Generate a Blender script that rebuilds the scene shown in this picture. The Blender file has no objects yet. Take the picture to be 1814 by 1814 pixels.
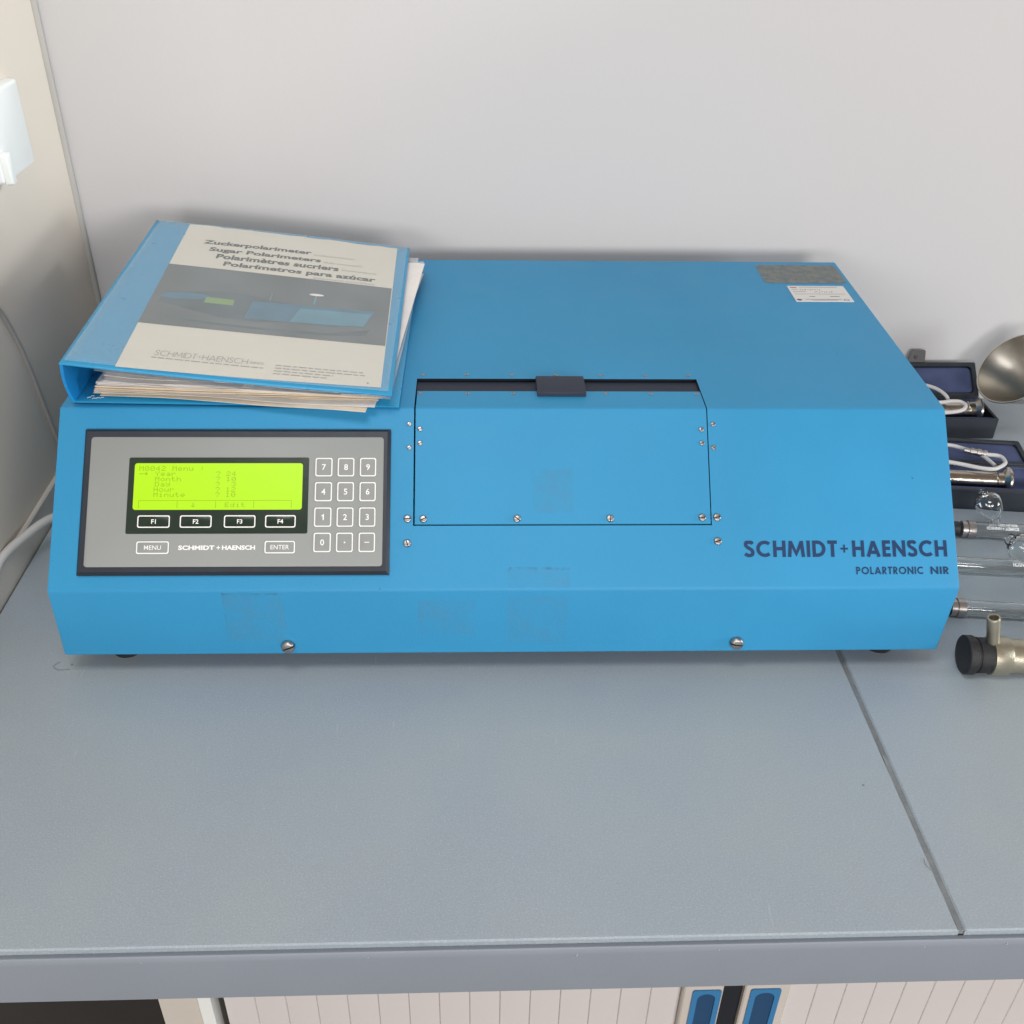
import bpy, math, random
from math import sin, cos, pi, radians
from mathutils import Vector, Matrix
random.seed(11)
sc = bpy.context.scene
COL = sc.collection

# ------------------------------------------------------------------ camera
cam_d = bpy.data.cameras.new('camera')
cam = bpy.data.objects.new('camera', cam_d); COL.objects.link(cam)
cam_d.sensor_width = 36.0
cam_d.lens = 36.0 * 1836.1 / 1814.0
cam_d.clip_start = 0.02; cam_d.clip_end = 50
cam.matrix_world = Matrix((
    (0.99923954, 0.00520953, -0.03864150, -0.0310),
    (-0.03497557, 0.55779552, -0.82924114, -0.6677),
    (0.01723410, 0.82996206, 0.55755355, 0.6157),
    (0, 0, 0, 1)))
sc.camera = cam

# ------------------------------------------------------------------ light of the room, plus added lamps
w = bpy.data.worlds.new('World'); sc.world = w; w.use_nodes = True
bg = w.node_tree.nodes['Background']
bg.inputs['Color'].default_value = (1.0, 0.78, 0.58, 1)
bg.inputs['Strength'].default_value = 0.20

def area(name, loc, target, sx, sy, power, color):
    l = bpy.data.lights.new(name, 'AREA'); l.shape = 'RECTANGLE'
    l.size = sx; l.size_y = sy; l.energy = power; l.color = color
    o = bpy.data.objects.new(name, l); COL.objects.link(o)
    o.location = loc
    o.rotation_euler = (Vector(target) - Vector(loc)).to_track_quat('-Z', 'Y').to_euler()
    return o
area('front_window_light', (0.70, -2.05, 0.66), (0.0, 0.30, 0.05), 0.8, 0.40, 22, (1.0, 0.985, 0.975))
area('low_front_fill_light', (-0.42, -2.20, 0.58), (0.10, 0.20, 0.10), 0.8, 0.42, 15.5, (1.0, 0.985, 0.975))  # added low fill, brightens the instrument's lower skirt
area('room_ceiling_light', (-0.22, -0.70, 1.95), (0.0, -0.1, 0.0), 0.8, 0.6, 13.5, (0.97, 0.985, 1.0))
area('right_window_light', (2.00, -0.42, 0.40), (-0.2, 0.20, 0.12), 0.5, 0.40, 13, (0.90, 0.96, 1.0))
sl = bpy.data.lights.new('added_corner_spot', 'SPOT'); sl.energy = 52; sl.spot_size = radians(36.5); sl.spot_blend = 0.05  # added spot; its cone edge draws the shadow boundary on the side wall
sl.shadow_soft_size = 0.06; sl.color = (0.84, 0.94, 1.0)
so = bpy.data.objects.new('added_corner_spot', sl); COL.objects.link(so); so.location = (1.2, 0.36, 0.95)
so.rotation_euler = (Vector((-0.47, 0.50, 0.80)) - so.location).to_track_quat('-Z', 'Y').to_euler()
sc.view_settings.view_transform = 'Standard'
sc.view_settings.look = 'None'
sc.view_settings.exposure = 0.10
sc.view_settings.gamma = 1.0

# ------------------------------------------------------------------ materials
def mat(name, color, rough=0.5, metal=0.0, bump=0.0, bscale=400, var=0.0, vscale=6, coat=0.0,
        emit=None, estr=0.0, spec=0.5, trans=0.0, ior=1.45, alpha=1.0, aniso=None):
    m = bpy.data.materials.new(name); m.use_nodes = True
    nt = m.node_tree; b = nt.nodes['Principled BSDF']
    b.inputs['Base Color'].default_value = (*color, 1)
    b.inputs['Roughness'].default_value = rough
    b.inputs['Metallic'].default_value = metal
    b.inputs['Specular IOR Level'].default_value = spec
    b.inputs['IOR'].default_value = ior
    b.inputs['Coat Weight'].default_value = coat
    b.inputs['Transmission Weight'].default_value = trans
    b.inputs['Alpha'].default_value = alpha
    if emit:
        b.inputs['Emission Color'].default_value = (*emit, 1)
        b.inputs['Emission Strength'].default_value = estr
    tc = nt.nodes.new('ShaderNodeTexCoord')
    if var > 0:
        n = nt.nodes.new('ShaderNodeTexNoise'); n.inputs['Scale'].default_value = vscale
        n.inputs['Detail'].default_value = 8
        nt.links.new(tc.outputs['Object'], n.inputs['Vector'])
        mr = nt.nodes.new('ShaderNodeMapRange')
        mr.inputs['From Min'].default_value = 0.3; mr.inputs['From Max'].default_value = 0.7
        mr.inputs['To Min'].default_value = 1 - var; mr.inputs['To Max'].default_value = 1 + var
        nt.links.new(n.outputs['Fac'], mr.inputs['Value'])
        mx = nt.nodes.new('ShaderNodeVectorMath'); mx.operation = 'SCALE'
        mx.inputs[0].default_value = color
        nt.links.new(mr.outputs['Result'], mx.inputs['Scale'])
        nt.links.new(mx.outputs['Vector'], b.inputs['Base Color'])
        # the gloss varies a little too
        mr2 = nt.nodes.new('ShaderNodeMapRange')
        mr2.inputs['To Min'].default_value = max(0.02, rough - 0.08); mr2.inputs['To Max'].default_value = min(1, rough + 0.08)
        n2 = nt.nodes.new('ShaderNodeTexNoise'); n2.inputs['Scale'].default_value = vscale * 4
        n2.inputs['Detail'].default_value = 5
        nt.links.new(tc.outputs['Object'], n2.inputs['Vector'])
        nt.links.new(n2.outputs['Fac'], mr2.inputs['Value'])
        nt.links.new(mr2.outputs['Result'], b.inputs['Roughness'])
    if bump > 0:
        n = nt.nodes.new('ShaderNodeTexNoise'); n.inputs['Scale'].default_value = bscale
        n.inputs['Detail'].default_value = 3
        nt.links.new(tc.outputs['Object'], n.inputs['Vector'])
        bp = nt.nodes.new('ShaderNodeBump'); bp.inputs['Strength'].default_value = bump
        bp.inputs['Distance'].default_value = 0.001
        nt.links.new(n.outputs['Fac'], bp.inputs['Height'])
        nt.links.new(bp.outputs['Normal'], b.inputs['Normal'])
    return m

def paint_with_specks(name, color):
    """powder-coated steel: fine orange-peel, faint hand marks, sparse dark nicks"""
    m = mat(name, color, rough=0.50, bump=0.22, bscale=1100, var=0.04, vscale=7, spec=0.38)
    nt = m.node_tree; b = nt.nodes['Principled BSDF']
    src = b.inputs['Base Color'].links[0].from_socket
    tc = [n for n in nt.nodes if n.type == 'TEX_COORD'][0]
    v = nt.nodes.new('ShaderNodeTexVoronoi'); v.inputs['Scale'].default_value = 38
    nt.links.new(tc.outputs['Object'], v.inputs['Vector'])
    lt = nt.nodes.new('ShaderNodeMath'); lt.operation = 'LESS_THAN'; lt.inputs[1].default_value = 0.034
    nt.links.new(v.outputs['Distance'], lt.inputs[0])
    sep = nt.nodes.new('ShaderNodeSeparateColor'); nt.links.new(v.outputs['Color'], sep.inputs['Color'])
    gt = nt.nodes.new('ShaderNodeMath'); gt.operation = 'GREATER_THAN'; gt.inputs[1].default_value = 0.72
    nt.links.new(sep.outputs['Red'], gt.inputs[0])
    mu = nt.nodes.new('ShaderNodeMath'); mu.operation = 'MULTIPLY'
    nt.links.new(lt.outputs[0], mu.inputs[0]); nt.links.new(gt.outputs[0], mu.inputs[1])
    mu2 = nt.nodes.new('ShaderNodeMath'); mu2.operation = 'MULTIPLY'; mu2.inputs[1].default_value = 0.6
    nt.links.new(mu.outputs[0], mu2.inputs[0])
    mx = nt.nodes.new('ShaderNodeMix'); mx.data_type = 'RGBA'
    nt.links.new(mu2.outputs[0], mx.inputs[0]); nt.links.new(src, mx.inputs[6])
    mx.inputs[7].default_value = (0.03, 0.06, 0.12, 1)
    nt.links.new(mx.outputs[2], b.inputs['Base Color'])
    return m

def residue(name, color, lo, hi, amax):
    """dried adhesive film, blotchy and see-through"""
    m = mat(name, color, rough=0.6)
    nt = m.node_tree; b = nt.nodes['Principled BSDF']
    tc = [n for n in nt.nodes if n.type == 'TEX_COORD'][0]
    n = nt.nodes.new('ShaderNodeTexNoise'); n.inputs['Scale'].default_value = 110; n.inputs['Detail'].default_value = 8
    n.inputs['Roughness'].default_value = 0.7
    nt.links.new(tc.outputs['Object'], n.inputs['Vector'])
    mr = nt.nodes.new('ShaderNodeMapRange')
    mr.inputs['From Min'].default_value = lo; mr.inputs['From Max'].default_value = hi
    mr.inputs['To Min'].default_value = 0.0 if amax < 0.6 else 0.45; mr.inputs['To Max'].default_value = amax
    nt.links.new(n.outputs['Fac'], mr.inputs['Value'])
    n2 = nt.nodes.new('ShaderNodeTexNoise'); n2.inputs['Scale'].default_value = 38 if amax < .6 else 5
    n2.inputs['Detail'].default_value = 6
    nt.links.new(tc.outputs['Object'], n2.inputs['Vector'])
    m2 = nt.nodes.new('ShaderNodeMapRange')
    m2.inputs['From Min'].default_value = .38; m2.inputs['From Max'].default_value = .62
    m2.inputs['To Min'].default_value = .25 if amax < .6 else .92
    nt.links.new(n2.outputs['Fac'], m2.inputs['Value'])
    mm = nt.nodes.new('ShaderNodeMath'); mm.operation = 'MULTIPLY'
    nt.links.new(mr.outputs['Result'], mm.inputs[0]); nt.links.new(m2.outputs['Result'], mm.inputs[1])
    nt.links.new(mm.outputs[0], b.inputs['Alpha'])
    return m

def table_paint(name):
    m = mat(name, (0.330, 0.383, 0.436), rough=0.44, bump=0.25, bscale=1400, var=0.035, vscale=4, spec=0.42)
    nt = m.node_tree; b = nt.nodes['Principled BSDF']
    src = b.inputs['Base Color'].links[0].from_socket
    tc = [n for n in nt.nodes if n.type == 'TEX_COORD'][0]
    def mixin(fac, col, amt):
        nonlocal src
        mu = nt.nodes.new('ShaderNodeMath'); mu.operation = 'MULTIPLY'; mu.inputs[1].default_value = amt
        nt.links.new(fac, mu.inputs[0])
        mx = nt.nodes.new('ShaderNodeMix'); mx.data_type = 'RGBA'
        nt.links.new(mu.outputs[0], mx.inputs[0]); nt.links.new(src, mx.inputs[6]); mx.inputs[7].default_value = (*col, 1)
        src = mx.outputs[2]
    def noise(scale, lo, hi, stretch=None, rot=0.0, detail=5):
        n = nt.nodes.new('ShaderNodeTexNoise'); n.inputs['Scale'].default_value = scale; n.inputs['Detail'].default_value = detail
        mp = nt.nodes.new('ShaderNodeMapping'); mp.inputs['Rotation'].default_value = (0, 0, rot)
        if stretch: mp.inputs['Scale'].default_value = stretch
        nt.links.new(tc.outputs['Object'], mp.inputs['Vector']); nt.links.new(mp.outputs['Vector'], n.inputs['Vector'])
        q = nt.nodes.new('ShaderNodeMapRange'); q.inputs['From Min'].default_value = lo; q.inputs['From Max'].default_value = hi
        nt.links.new(n.outputs['Fac'], q.inputs['Value']); return q.outputs['Result']
    mixin(noise(7, .42, .62), (0.37, 0.425, 0.42), .35)           # greenish ageing
    mixin(noise(900, .50, .75, detail=1), (0.20, 0.23, 0.26), .30)  # speckled laminate
    mixin(noise(760, .52, .75, detail=1), (0.62, 0.66, 0.68), .25)
    mixin(noise(30, .68, .76, (1, 14, 1), .6), (0.24, 0.26, 0.28), .30)  # faint drag marks
    mixin(noise(22, .69, .76, (16, 1, 1), .25), (0.60, 0.63, 0.65), .30)
    v = nt.nodes.new('ShaderNodeTexVoronoi'); v.inputs['Scale'].default_value = 16
    nt.links.new(tc.outputs['Object'], v.inputs['Vector'])
    lt = nt.nodes.new('ShaderNodeMath'); lt.operation = 'LESS_THAN'; lt.inputs[1].default_value = 0.017
    nt.links.new(v.outputs['Distance'], lt.inputs[0]); mixin(lt.outputs[0], (0.10, 0.10, 0.10), .6)
    nt.links.new(src, b.inputs['Base Color'])
    return m

M = {}
M['blue'] = paint_with_specks('blue_powder_paint', (0.033, 0.272, 0.515))
M['dark_gap'] = mat('black_inside', (0.012, 0.014, 0.020), 0.8)
M['slot'] = mat('dark_blue_grey_lip', (0.020, 0.028, 0.050), 0.55, bump=.2)
M['black_bezel'] = mat('black_anodised', (0.019, 0.024, 0.036), 0.42, spec=0.5, bump=0.1, bscale=1500, var=0.1, vscale=30)
M['plate'] = mat('grey_membrane', (0.27, 0.285, 0.28), 0.42, bump=0.18, bscale=2500, var=0.02, vscale=10)
M['keygrey'] = mat('grey_membrane_key', (0.27, 0.28, 0.277), 0.38, bump=0.18, bscale=2500)
M['white_print'] = mat('white_print', (0.85, 0.85, 0.83), 0.5)
M['lcd_window'] = mat('dark_green_window', (0.016, 0.030, 0.020), 0.22, var=0.1, vscale=20)
M['lcd_on'] = mat('lit_lcd', (0.05, 0.06, 0.0), 0.35, emit=(0.50, 0.94, 0.0), estr=0.86)
M['lcd_ink'] = mat('lcd_dark_pixel', (0.05, 0.06, 0.0), 0.35, emit=(0.30, 0.58, 0.0), estr=0.80)
M['ink_navy'] = mat('navy_print', (0.012, 0.040, 0.12), 0.45)
M['steel'] = mat('nickel_screw', (0.42, 0.395, 0.385), 0.38, 1.0)
M['latch'] = mat('dull_latch_metal', (0.13, 0.13, 0.135), 0.42, 0.8)
M['steel_dark'] = mat('screw_slot', (0.06, 0.055, 0.06), 0.6, 0.6)
M['rubber'] = mat('black_rubber', (0.015, 0.016, 0.018), 0.7)
M['table'] = table_paint('grey_worktop')
M['edge_band'] = mat('grey_blue_edge', (0.245, 0.272, 0.318), 0.45, bump=0.22, bscale=1400, var=0.03, vscale=6)
M['table_dark'] = mat('seam_filler', (0.21, 0.225, 0.235), 0.8, bump=0.6, bscale=500, var=.2, vscale=60)
M['wall'] = mat('white_wall_paint', (0.575, 0.562, 0.562), 0.75, bump=0.10, bscale=250, var=0.012, vscale=2)
M['side_wall'] = mat('cream_wall_paint', (0.66, 0.59, 0.51), 0.7, bump=0.10, bscale=250, var=0.012, vscale=2)
M['trim'] = mat('grey_corner_seal', (0.42, 0.40, 0.37), 0.6)
M['strip'] = mat('cream_rail', (0.62, 0.58, 0.52), 0.5, var=.03, vscale=12)
M['white_plastic'] = mat('white_plastic', (0.80, 0.82, 0.80), 0.32)
M['cable_white'] = mat('pale_cable', (0.60, 0.58, 0.56), 0.45)
M['cable_grey'] = mat('grey_cable', (0.30, 0.29, 0.28), 0.5)
M['floor'] = mat('dark_floor_and_shade', (0.025, 0.022, 0.020), 0.7, var=.2)  # the floor, and the dark sheet standing in for shade under the worktop
M['slat'] = mat('cream_plastic_slat', (0.64, 0.605, 0.595), 0.5, var=0.02, vscale=15)
M['stile'] = mat('cream_enamel', (0.60, 0.55, 0.50), 0.45, var=.02)
M['grip_blue'] = mat('blue_grip', (0.045, 0.20, 0.42), 0.45)
M['grip_dark'] = mat('dark_blue_recess', (0.022, 0.07, 0.16), 0.5)
M['binder'] = mat('blue_vinyl', (0.025, 0.285, 0.53), 0.30, bump=0.12, bscale=500, var=0.04, vscale=14)
M['spine'] = mat('blue_vinyl_spine', (0.015, 0.30, 0.72), 0.33, bump=0.10, bscale=400)
M['sleeve'] = mat('clear_pocket', (0.72, 0.82, 0.82), 0.22, alpha=0.20, bump=0.15, bscale=40)
M['insert'] = mat('cream_paper', (0.72, 0.67, 0.60), 0.7, var=0.03, vscale=9)
M['photo'] = mat('dark_grey_print', (0.135, 0.145, 0.16), 0.55, var=0.22, vscale=16)
M['photo_blue'] = mat('blue_print', (0.065, 0.170, 0.265), 0.55, var=0.25, vscale=30)
M['photo_blue2'] = mat('pale_blue_print', (0.105, 0.270, 0.370), 0.55, var=0.18, vscale=30)
M['photo_dark'] = mat('slate_print', (0.09, 0.115, 0.14), 0.55, var=0.25, vscale=30)
M['photo_green'] = mat('green_print', (0.22, 0.34, 0.13), 0.55)
M['ink'] = mat('grey_black_print', (0.10, 0.10, 0.105), 0.6)
M['ink_pale'] = mat('pale_grey_print', (0.33, 0.31, 0.29), 0.6)
M['paper'] = mat('paper', (0.86, 0.82, 0.79), 0.75, var=0.06, vscale=40)
M['paper_cream'] = mat('cream_paper_edge', (0.84, 0.73, 0.58), 0.75, var=0.07, vscale=60)
M['clear'] = mat('clear_sleeve', (0.85, 0.85, 0.86), 0.2, alpha=0.35)
M['sticker'] = mat('white_sticker', (0.70, 0.69, 0.68), 0.5)
M['red'] = mat('red_print', (0.55, 0.12, 0.10), 0.5)
M['glue'] = residue('old_adhesive', (0.225, 0.230, 0.205), 0.30, 0.60, 0.97)
M['film'] = residue('faint_adhesive_film', (0.22, 0.27, 0.25), 0.25, 0.80, 0.17)
M['film_edge'] = residue('dirty_film_edge', (0.05, 0.16, 0.26), 0.46, 0.62, 0.30)
M['case'] = mat('black_leatherette', (0.020, 0.026, 0.036), 0.45, bump=0.7, bscale=900, var=.15, vscale=30)
M['velvet'] = mat('navy_velvet', (0.060, 0.080, 0.17), 0.9, bump=0.5, bscale=1200, var=.15, vscale=50)
M['tube_steel'] = mat('satin_steel', (0.52, 0.48, 0.43), 0.24, 1.0, bump=.1, bscale=300, var=.06, vscale=60)
M['funnel'] = mat('spun_steel', (0.52, 0.49, 0.44), 0.34, 1.0)
M['nickel'] = mat('aged_nickel', (0.42, 0.39, 0.31), 0.38, 0.85, bump=.15, bscale=800, var=.12, vscale=60)
M['knurl'] = mat('black_knurled_cap', (0.014, 0.015, 0.017), 0.4, bump=.4, bscale=2500)
M['glass'] = mat('clear_glass', (0.96, 0.98, 0.98), 0.015, trans=1.0, ior=1.47)
M['etch'] = mat('white_etching', (0.9, 0.9, 0.9), 0.6)
M['chip'] = mat('pale_chip', (0.42, 0.44, 0.46), 0.7)
M['fluff'] = mat('lint', (0.75, 0.75, 0.73), 0.9)

# ------------------------------------------------------------------ mesh helpers
class MB:
    def __init__(s): s.v = []; s.f = []; s.m = []
    def add(s, vs, fs, mi=0, T=None):
        o = len(s.v)
        for p in vs:
            p = Vector(p)
            s.v.append(T @ p if T else p)
        for f in fs:
            s.f.append([o + i for i in f]); s.m.append(mi)
        return s
    def box(s, a, b, mi=0, T=None):
        x0, y0, z0 = a; x1, y1, z1 = b
        return s.add([(x0,y0,z0),(x1,y0,z0),(x1,y1,z0),(x0,y1,z0),(x0,y0,z1),(x1,y0,z1),(x1,y1,z1),(x0,y1,z1)],
            [(0,3,2,1),(4,5,6,7),(0,1,5,4),(1,2,6,5),(2,3,7,6),(3,0,4,7)], mi, T)
    def bbox(s, a, b, c=0.0006, mi=0, T=None):
        """box with chamfered edges (stacked ring form)"""
        x0, y0, z0 = a; x1, y1, z1 = b
        rings = []
        for z, i in ((z0, c), (z0 + c, 0), (z1 - c, 0), (z1, c)):
            k = c if i == 0 else 2 * c
            X0, Y0, X1, Y1 = x0 + i, y0 + i, x1 - i, y1 - i
            kk = c
            rings.append([(X0+kk,Y0,z),(X1-kk,Y0,z),(X1,Y0+kk,z),(X1,Y1-kk,z),(X1-kk,Y1,z),(X0+kk,Y1,z),(X0,Y1-kk,z),(X0,Y0+kk,z)])
        return s.rings(rings, True, mi, T)
    def rings(s, rings, caps=True, mi=0, T=None, closed=True):
        n = len(rings[0]); vs = [p for r in rings for p in r]; fs = []
        for k in range(len(rings) - 1):
            for i in range(n if closed else n - 1):
                j = (i + 1) % n
                fs.append((k*n+i, k*n+j, (k+1)*n+j, (k+1)*n+i))
        if caps:
            fs.append(tuple(reversed(range(n)))); fs.append(tuple(range((len(rings)-1)*n, len(rings)*n)))
        return s.add(vs, fs, mi, T)
    def prism(s, pts, z0, z1, mi=0, T=None):
        return s.rings([[(x, y, z0) for x, y in pts], [(x, y, z1) for x, y in pts]], True, mi, T)
    def ring2(s, outer, inner, z, mi=0, T=None):
        n = len(outer)
        return s.add([(x, y, z) for x, y in outer] + [(x, y, z) for x, y in inner],
                     [(i, (i+1) % n, n + (i+1) % n, n + i) for i in range(n)], mi, T)
    def lathe(s, prof, n=32, mi=0, T=None, caps=True):
        """prof: (z, r) along local z"""
        return s.rings([[(r*cos(2*pi*i/n), r*sin(2*pi*i/n), z) for i in range(n)] for z, r in prof], caps, mi, T)
    def tube(s, pts, r, n=10, mi=0, T=None, sub=6, taper=None):
        P = catmull([Vector(p) for p in pts], sub) if sub > 1 else [Vector(p) for p in pts]
        rings = []; up = Vector((0.13, 0.21, 0.97)).normalized(); prev = None
        for k, p in enumerate(P):
            t = (P[min(k+1, len(P)-1)] - P[max(k-1, 0)]).normalized()
            if prev is None: a = t.cross(up).normalized()
            else: a = (prev - t * prev.dot(t)).normalized()
            prev = a; b = t.cross(a)
            rr = r if taper is None else r * (1 + (taper - 1) * k / (len(P) - 1))
            rings.append([p + (a * cos(2*pi*i/n) + b * sin(2*pi*i/n)) * rr for i in range(n)])
        return s.rings(rings, True, mi, T)
    def build(s, name, mats, parent=None, smooth=True, angle=35, T=None):
        me = bpy.data.meshes.new(name)
        me.from_pydata([tuple(p) for p in s.v], [], s.f)
        if not isinstance(mats, (list, tuple)): mats = [mats]
        for m in mats: me.materials.append(M[m] if isinstance(m, str) else m)
        me.polygons.foreach_set('material_index', s.m)
        me.update()
        if smooth:
            me.polygons.foreach_set('use_smooth', [True] * len(me.polygons))
            me.set_sharp_from_angle(angle=radians(angle))
        o = bpy.data.objects.new(name, me); COL.objects.link(o)
        if parent is not None: o.parent = parent
        if T is not None: o.matrix_local = T
        return o

def catmull(P, sub):
    if len(P) < 3: return P
    Q = [P[0]*2 - P[1]] + P + [P[-1]*2 - P[-2]]; out = []
    for k in range(1, len(Q) - 2):
        a, b, c, d = Q[k-1], Q[k], Q[k+1], Q[k+2]
        for i in range(sub):
            t = i / sub
            out.append(0.5 * ((2*b) + (c-a)*t + (2*a-5*b+4*c-d)*t*t + (3*b-a-3*c+d)*t**3))
    out.append(P[-1]); return out

def rr(x0, y0, x1, y1, r, n=5):
    pts = []
    for cx, cy, a0 in ((x1-r, y0+r, -pi/2), (x1-r, y1-r, 0), (x0+r, y1-r, pi/2), (x0+r, y0+r, pi)):
        for i in range(n + 1):
            a = a0 + (pi/2) * i / n
            pts.append((cx + r*cos(a), cy + r*sin(a)))
    return pts

def fillet(poly, radii, n=5):
    """closed 2D polygon with rounded corners; returns list of points"""
    out = []; N = len(poly)
    for i, (p, r) in enumerate(zip(poly, radii)):
        p = Vector(p); a = (Vector(poly[i-1]) - p).normalized(); b = (Vector(poly[(i+1) % N]) - p).normalized()
        if r <= 0: out.append(p); continue
        ang = a.angle(b); d = r / math.tan(ang / 2)
        c = p + (a + b).normalized() * (r / sin(ang / 2))
        s0 = p + a * d; s1 = p + b * d
        v0 = s0 - c; v1 = s1 - c
        tot = v0.angle_signed(v1)
        for k in range(n + 1):
            t = -tot * k / n
            out.append(c + Vector((v0.x*cos(t) - v0.y*sin(t), v0.x*sin(t) + v0.y*cos(t))))
    return out

def empty(name, loc, rz=0.0):
    o = bpy.data.objects.new(name, None); COL.objects.link(o)
    o.location = loc; o.rotation_euler = (0, 0, rz); o.empty_display_size = 0.05
    return o
def tag(o, label=None, cat=None, group=None, kind=None):
    if label: o['label'] = label
    if cat: o['category'] = cat
    if group: o['group'] = group
    if kind: o['kind'] = kind
    return o
def frame(o, ex, ey):
    ex = Vector(ex).normalized(); ey = Vector(ey).normalized(); ez = ex.cross(ey).normalized(); ey = ez.cross(ex)
    m = Matrix.Identity(4)
    for i in range(3):
        m[i][0] = ex[i]; m[i][1] = ey[i]; m[i][2] = ez[i]; m[i][3] = o[i]
    return m

# ------------------------------------------------------------------ lettering
def font_geo(body, bold=0.0):
    cu = bpy.data.curves.new('t', 'FONT'); cu.body = body; cu.size = 1.0; cu.offset = bold
    cu.resolution_u = 3
    ob = bpy.data.objects.new('t', cu)
    me = ob.to_mesh()
    vs = [(v.co.x, v.co.y) for v in me.vertices]; fs = [tuple(p.vertices) for p in me.polygons]
    ob.to_mesh_clear(); bpy.data.objects.remove(ob); bpy.data.curves.remove(cu)
    return vs, fs
def fit(mb, geo, box, z, mi=0, T=None, rot=False, keep_h=None):
    vs, fs = geo
    xs = [v[0] for v in vs]; ys = [v[1] for v in vs]
    x0, x1, y0, y1 = min(xs), max(xs), min(ys), max(ys)
    bx0, by0, bx1, by1 = box
    out = []
    for x, y in vs:
        u = (x-x0)/(x1-x0) if x1 > x0 else .5; v = (y-y0)/(y1-y0)
        if rot: u, v = 1-u, 1-v
        out.append((bx0 + u*(bx1-bx0), by0 + v*(by1-by0), z))
    mb.add(out, fs, mi, T)
def arc(cx, cy, rx, ry, a0, a1, n=14):
    return [(cx + rx*cos(radians(a0+(a1-a0)*i/n)), cy + ry*sin(radians(a0+(a1-a0)*i/n))) for i in range(n+1)]
def curve2(pts, sub=5):
    return [(p.x, p.y) for p in catmull([Vector((x, y, 0)) for x, y in pts], sub)]
def glyphs(wd):
    h = wd / 2  # half stroke: centre lines stay inside the unit box
    G = {
     'C': (0.86, [arc(.50, .5, .50-h, .50-h, 48, 312, 24)]),
     'O': (1.00, [arc(.50, .5, .50-h, .50-h, 0, 360, 32)]),
     'H': (0.74, [[(h,0),(h,1)], [(.74-h,0),(.74-h,1)], [(h,.51),(.74-h,.51)]]),
     'M': (0.98, [[(h*.8,0),(.17,1-h*.2)], [(.17,.93),(.49,.20),(.81,.93)], [(.81,1-h*.2),(.98-h*.8,0)]]),
     'I': (wd, [[(h,0),(h,1)]]),
     'D': (0.78, [[(h,0),(h,1)], [(h,1-h)] + arc(.30, .5, .48-h, .5-h, 90, -90, 18) + [(h,h)]]),
     'T': (0.56, [[(0,1-h),(.56,1-h)], [(.28,0),(.28,1-wd*.9)]]),
     'A': (0.86, [[(h*.9,0),(.43,1-h*.5)], [(.43,1-h*.5),(.86-h*.9,0)], [(.20,.27),(.66,.27)]]),
     'E': (0.50, [[(h,0),(h,1)], [(h,1-h),(.50,1-h)], [(h,.51),(.48,.51)], [(h,h),(.50,h)]]),
     'N': (0.80, [[(h,0),(h,1)], [(h,.92),(.80-h,.08)], [(.80-h,0),(.80-h,1)]]),
     'S': (0.58, [curve2([(.50,.80),(.42,1-h*1.05),(.27,1-h),(.12,.88),(.10,.72),(.20,.59),(.36,.49),(.48,.37),(.48,.18),(.36,h*1.05),(.2,h),(.04,.20)])]),
     'P': (0.56, [[(h,0),(h,1)], [(h,1-h)] + arc(.27, .70, .29-h, .30-h, 90, -90, 14) + [(h,.40+h)]]),
     'R': (0.60, [[(h,0),(h,1)], [(h,1-h)] + arc(.27, .70, .29-h, .30-h, 90, -90, 14) + [(h,.40+h)], [(.26,.44),(.60-h*1.1,0)]]),
     'L': (0.46, [[(h,0),(h,1)], [(h,h),(.46,h)]]),
     '+': (0.52, [[(.02,.50),(.50,.50)], [(.26,.26),(.26,.74)]]),
     ' ': (0.34, []),
    }
    return G
def stroke_geo(text, wd, gap=0.13):
    G = glyphs(wd); vs = []; fs = []; x = 0
    for ch in text:
        adv, lines = G[ch]
        sw = wd * (0.55 if ch == '+' else 1)
        for L in lines:
            P = [Vector(p) for p in L]; left = []; right = []
            for i, p in enumerate(P):
                d0 = (p - P[i-1]).normalized() if i > 0 else None
                d1 = (P[i+1] - p).normalized() if i < len(P)-1 else None
                if d0 is None: d0 = d1
                if d1 is None: d1 = d0
                n0 = Vector((-d0.y, d0.x)); n1 = Vector((-d1.y, d1.x)); n = (n0 + n1).normalized()
                k = min(1.8, 1 / max(0.3, n.dot(n0)))
                left.append(p + n * sw/2 * k); right.append(p - n * sw/2 * k)
            o = len(vs); m = len(P)
            vs += [(v.x + x, v.y) for v in left] + [(v.x + x, v.y) for v in right]
            fs += [(o+i, o+m+i, o+m+i+1, o+i+1) for i in range(m-1)]
        x += adv + (gap if ch != ' ' else 0)
    return vs, fs
def stroke_fit(mb, text, wd, box, z, mi=0, T=None, gap=0.13):
    vs, fs = stroke_geo(text, wd, gap)
    xs = [v[0] for v in vs]; x0, x1 = min(xs), max(xs)
    bx0, by0, bx1, by1 = box
    # each stroke a hair above the last so crossing strokes never share a plane
    out = []; lev = {}
    for k, f in enumerate(fs):
        pass
    comp = [0.0] * len(vs)
    last = -1; c = 0
    for k, f in enumerate(fs):
        if k and f[0] != fs[k-1][0] + 1: c += 1
        for i in f: comp[i] = (c % 5) * 4e-6
    for (x, y), dz in zip(vs, comp):
        out.append((bx0 + (x-x0)/(x1-x0)*(bx1-bx0), by0 + y*(by1-by0), z + dz))
    mb.add(out, fs, mi, T)

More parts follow.
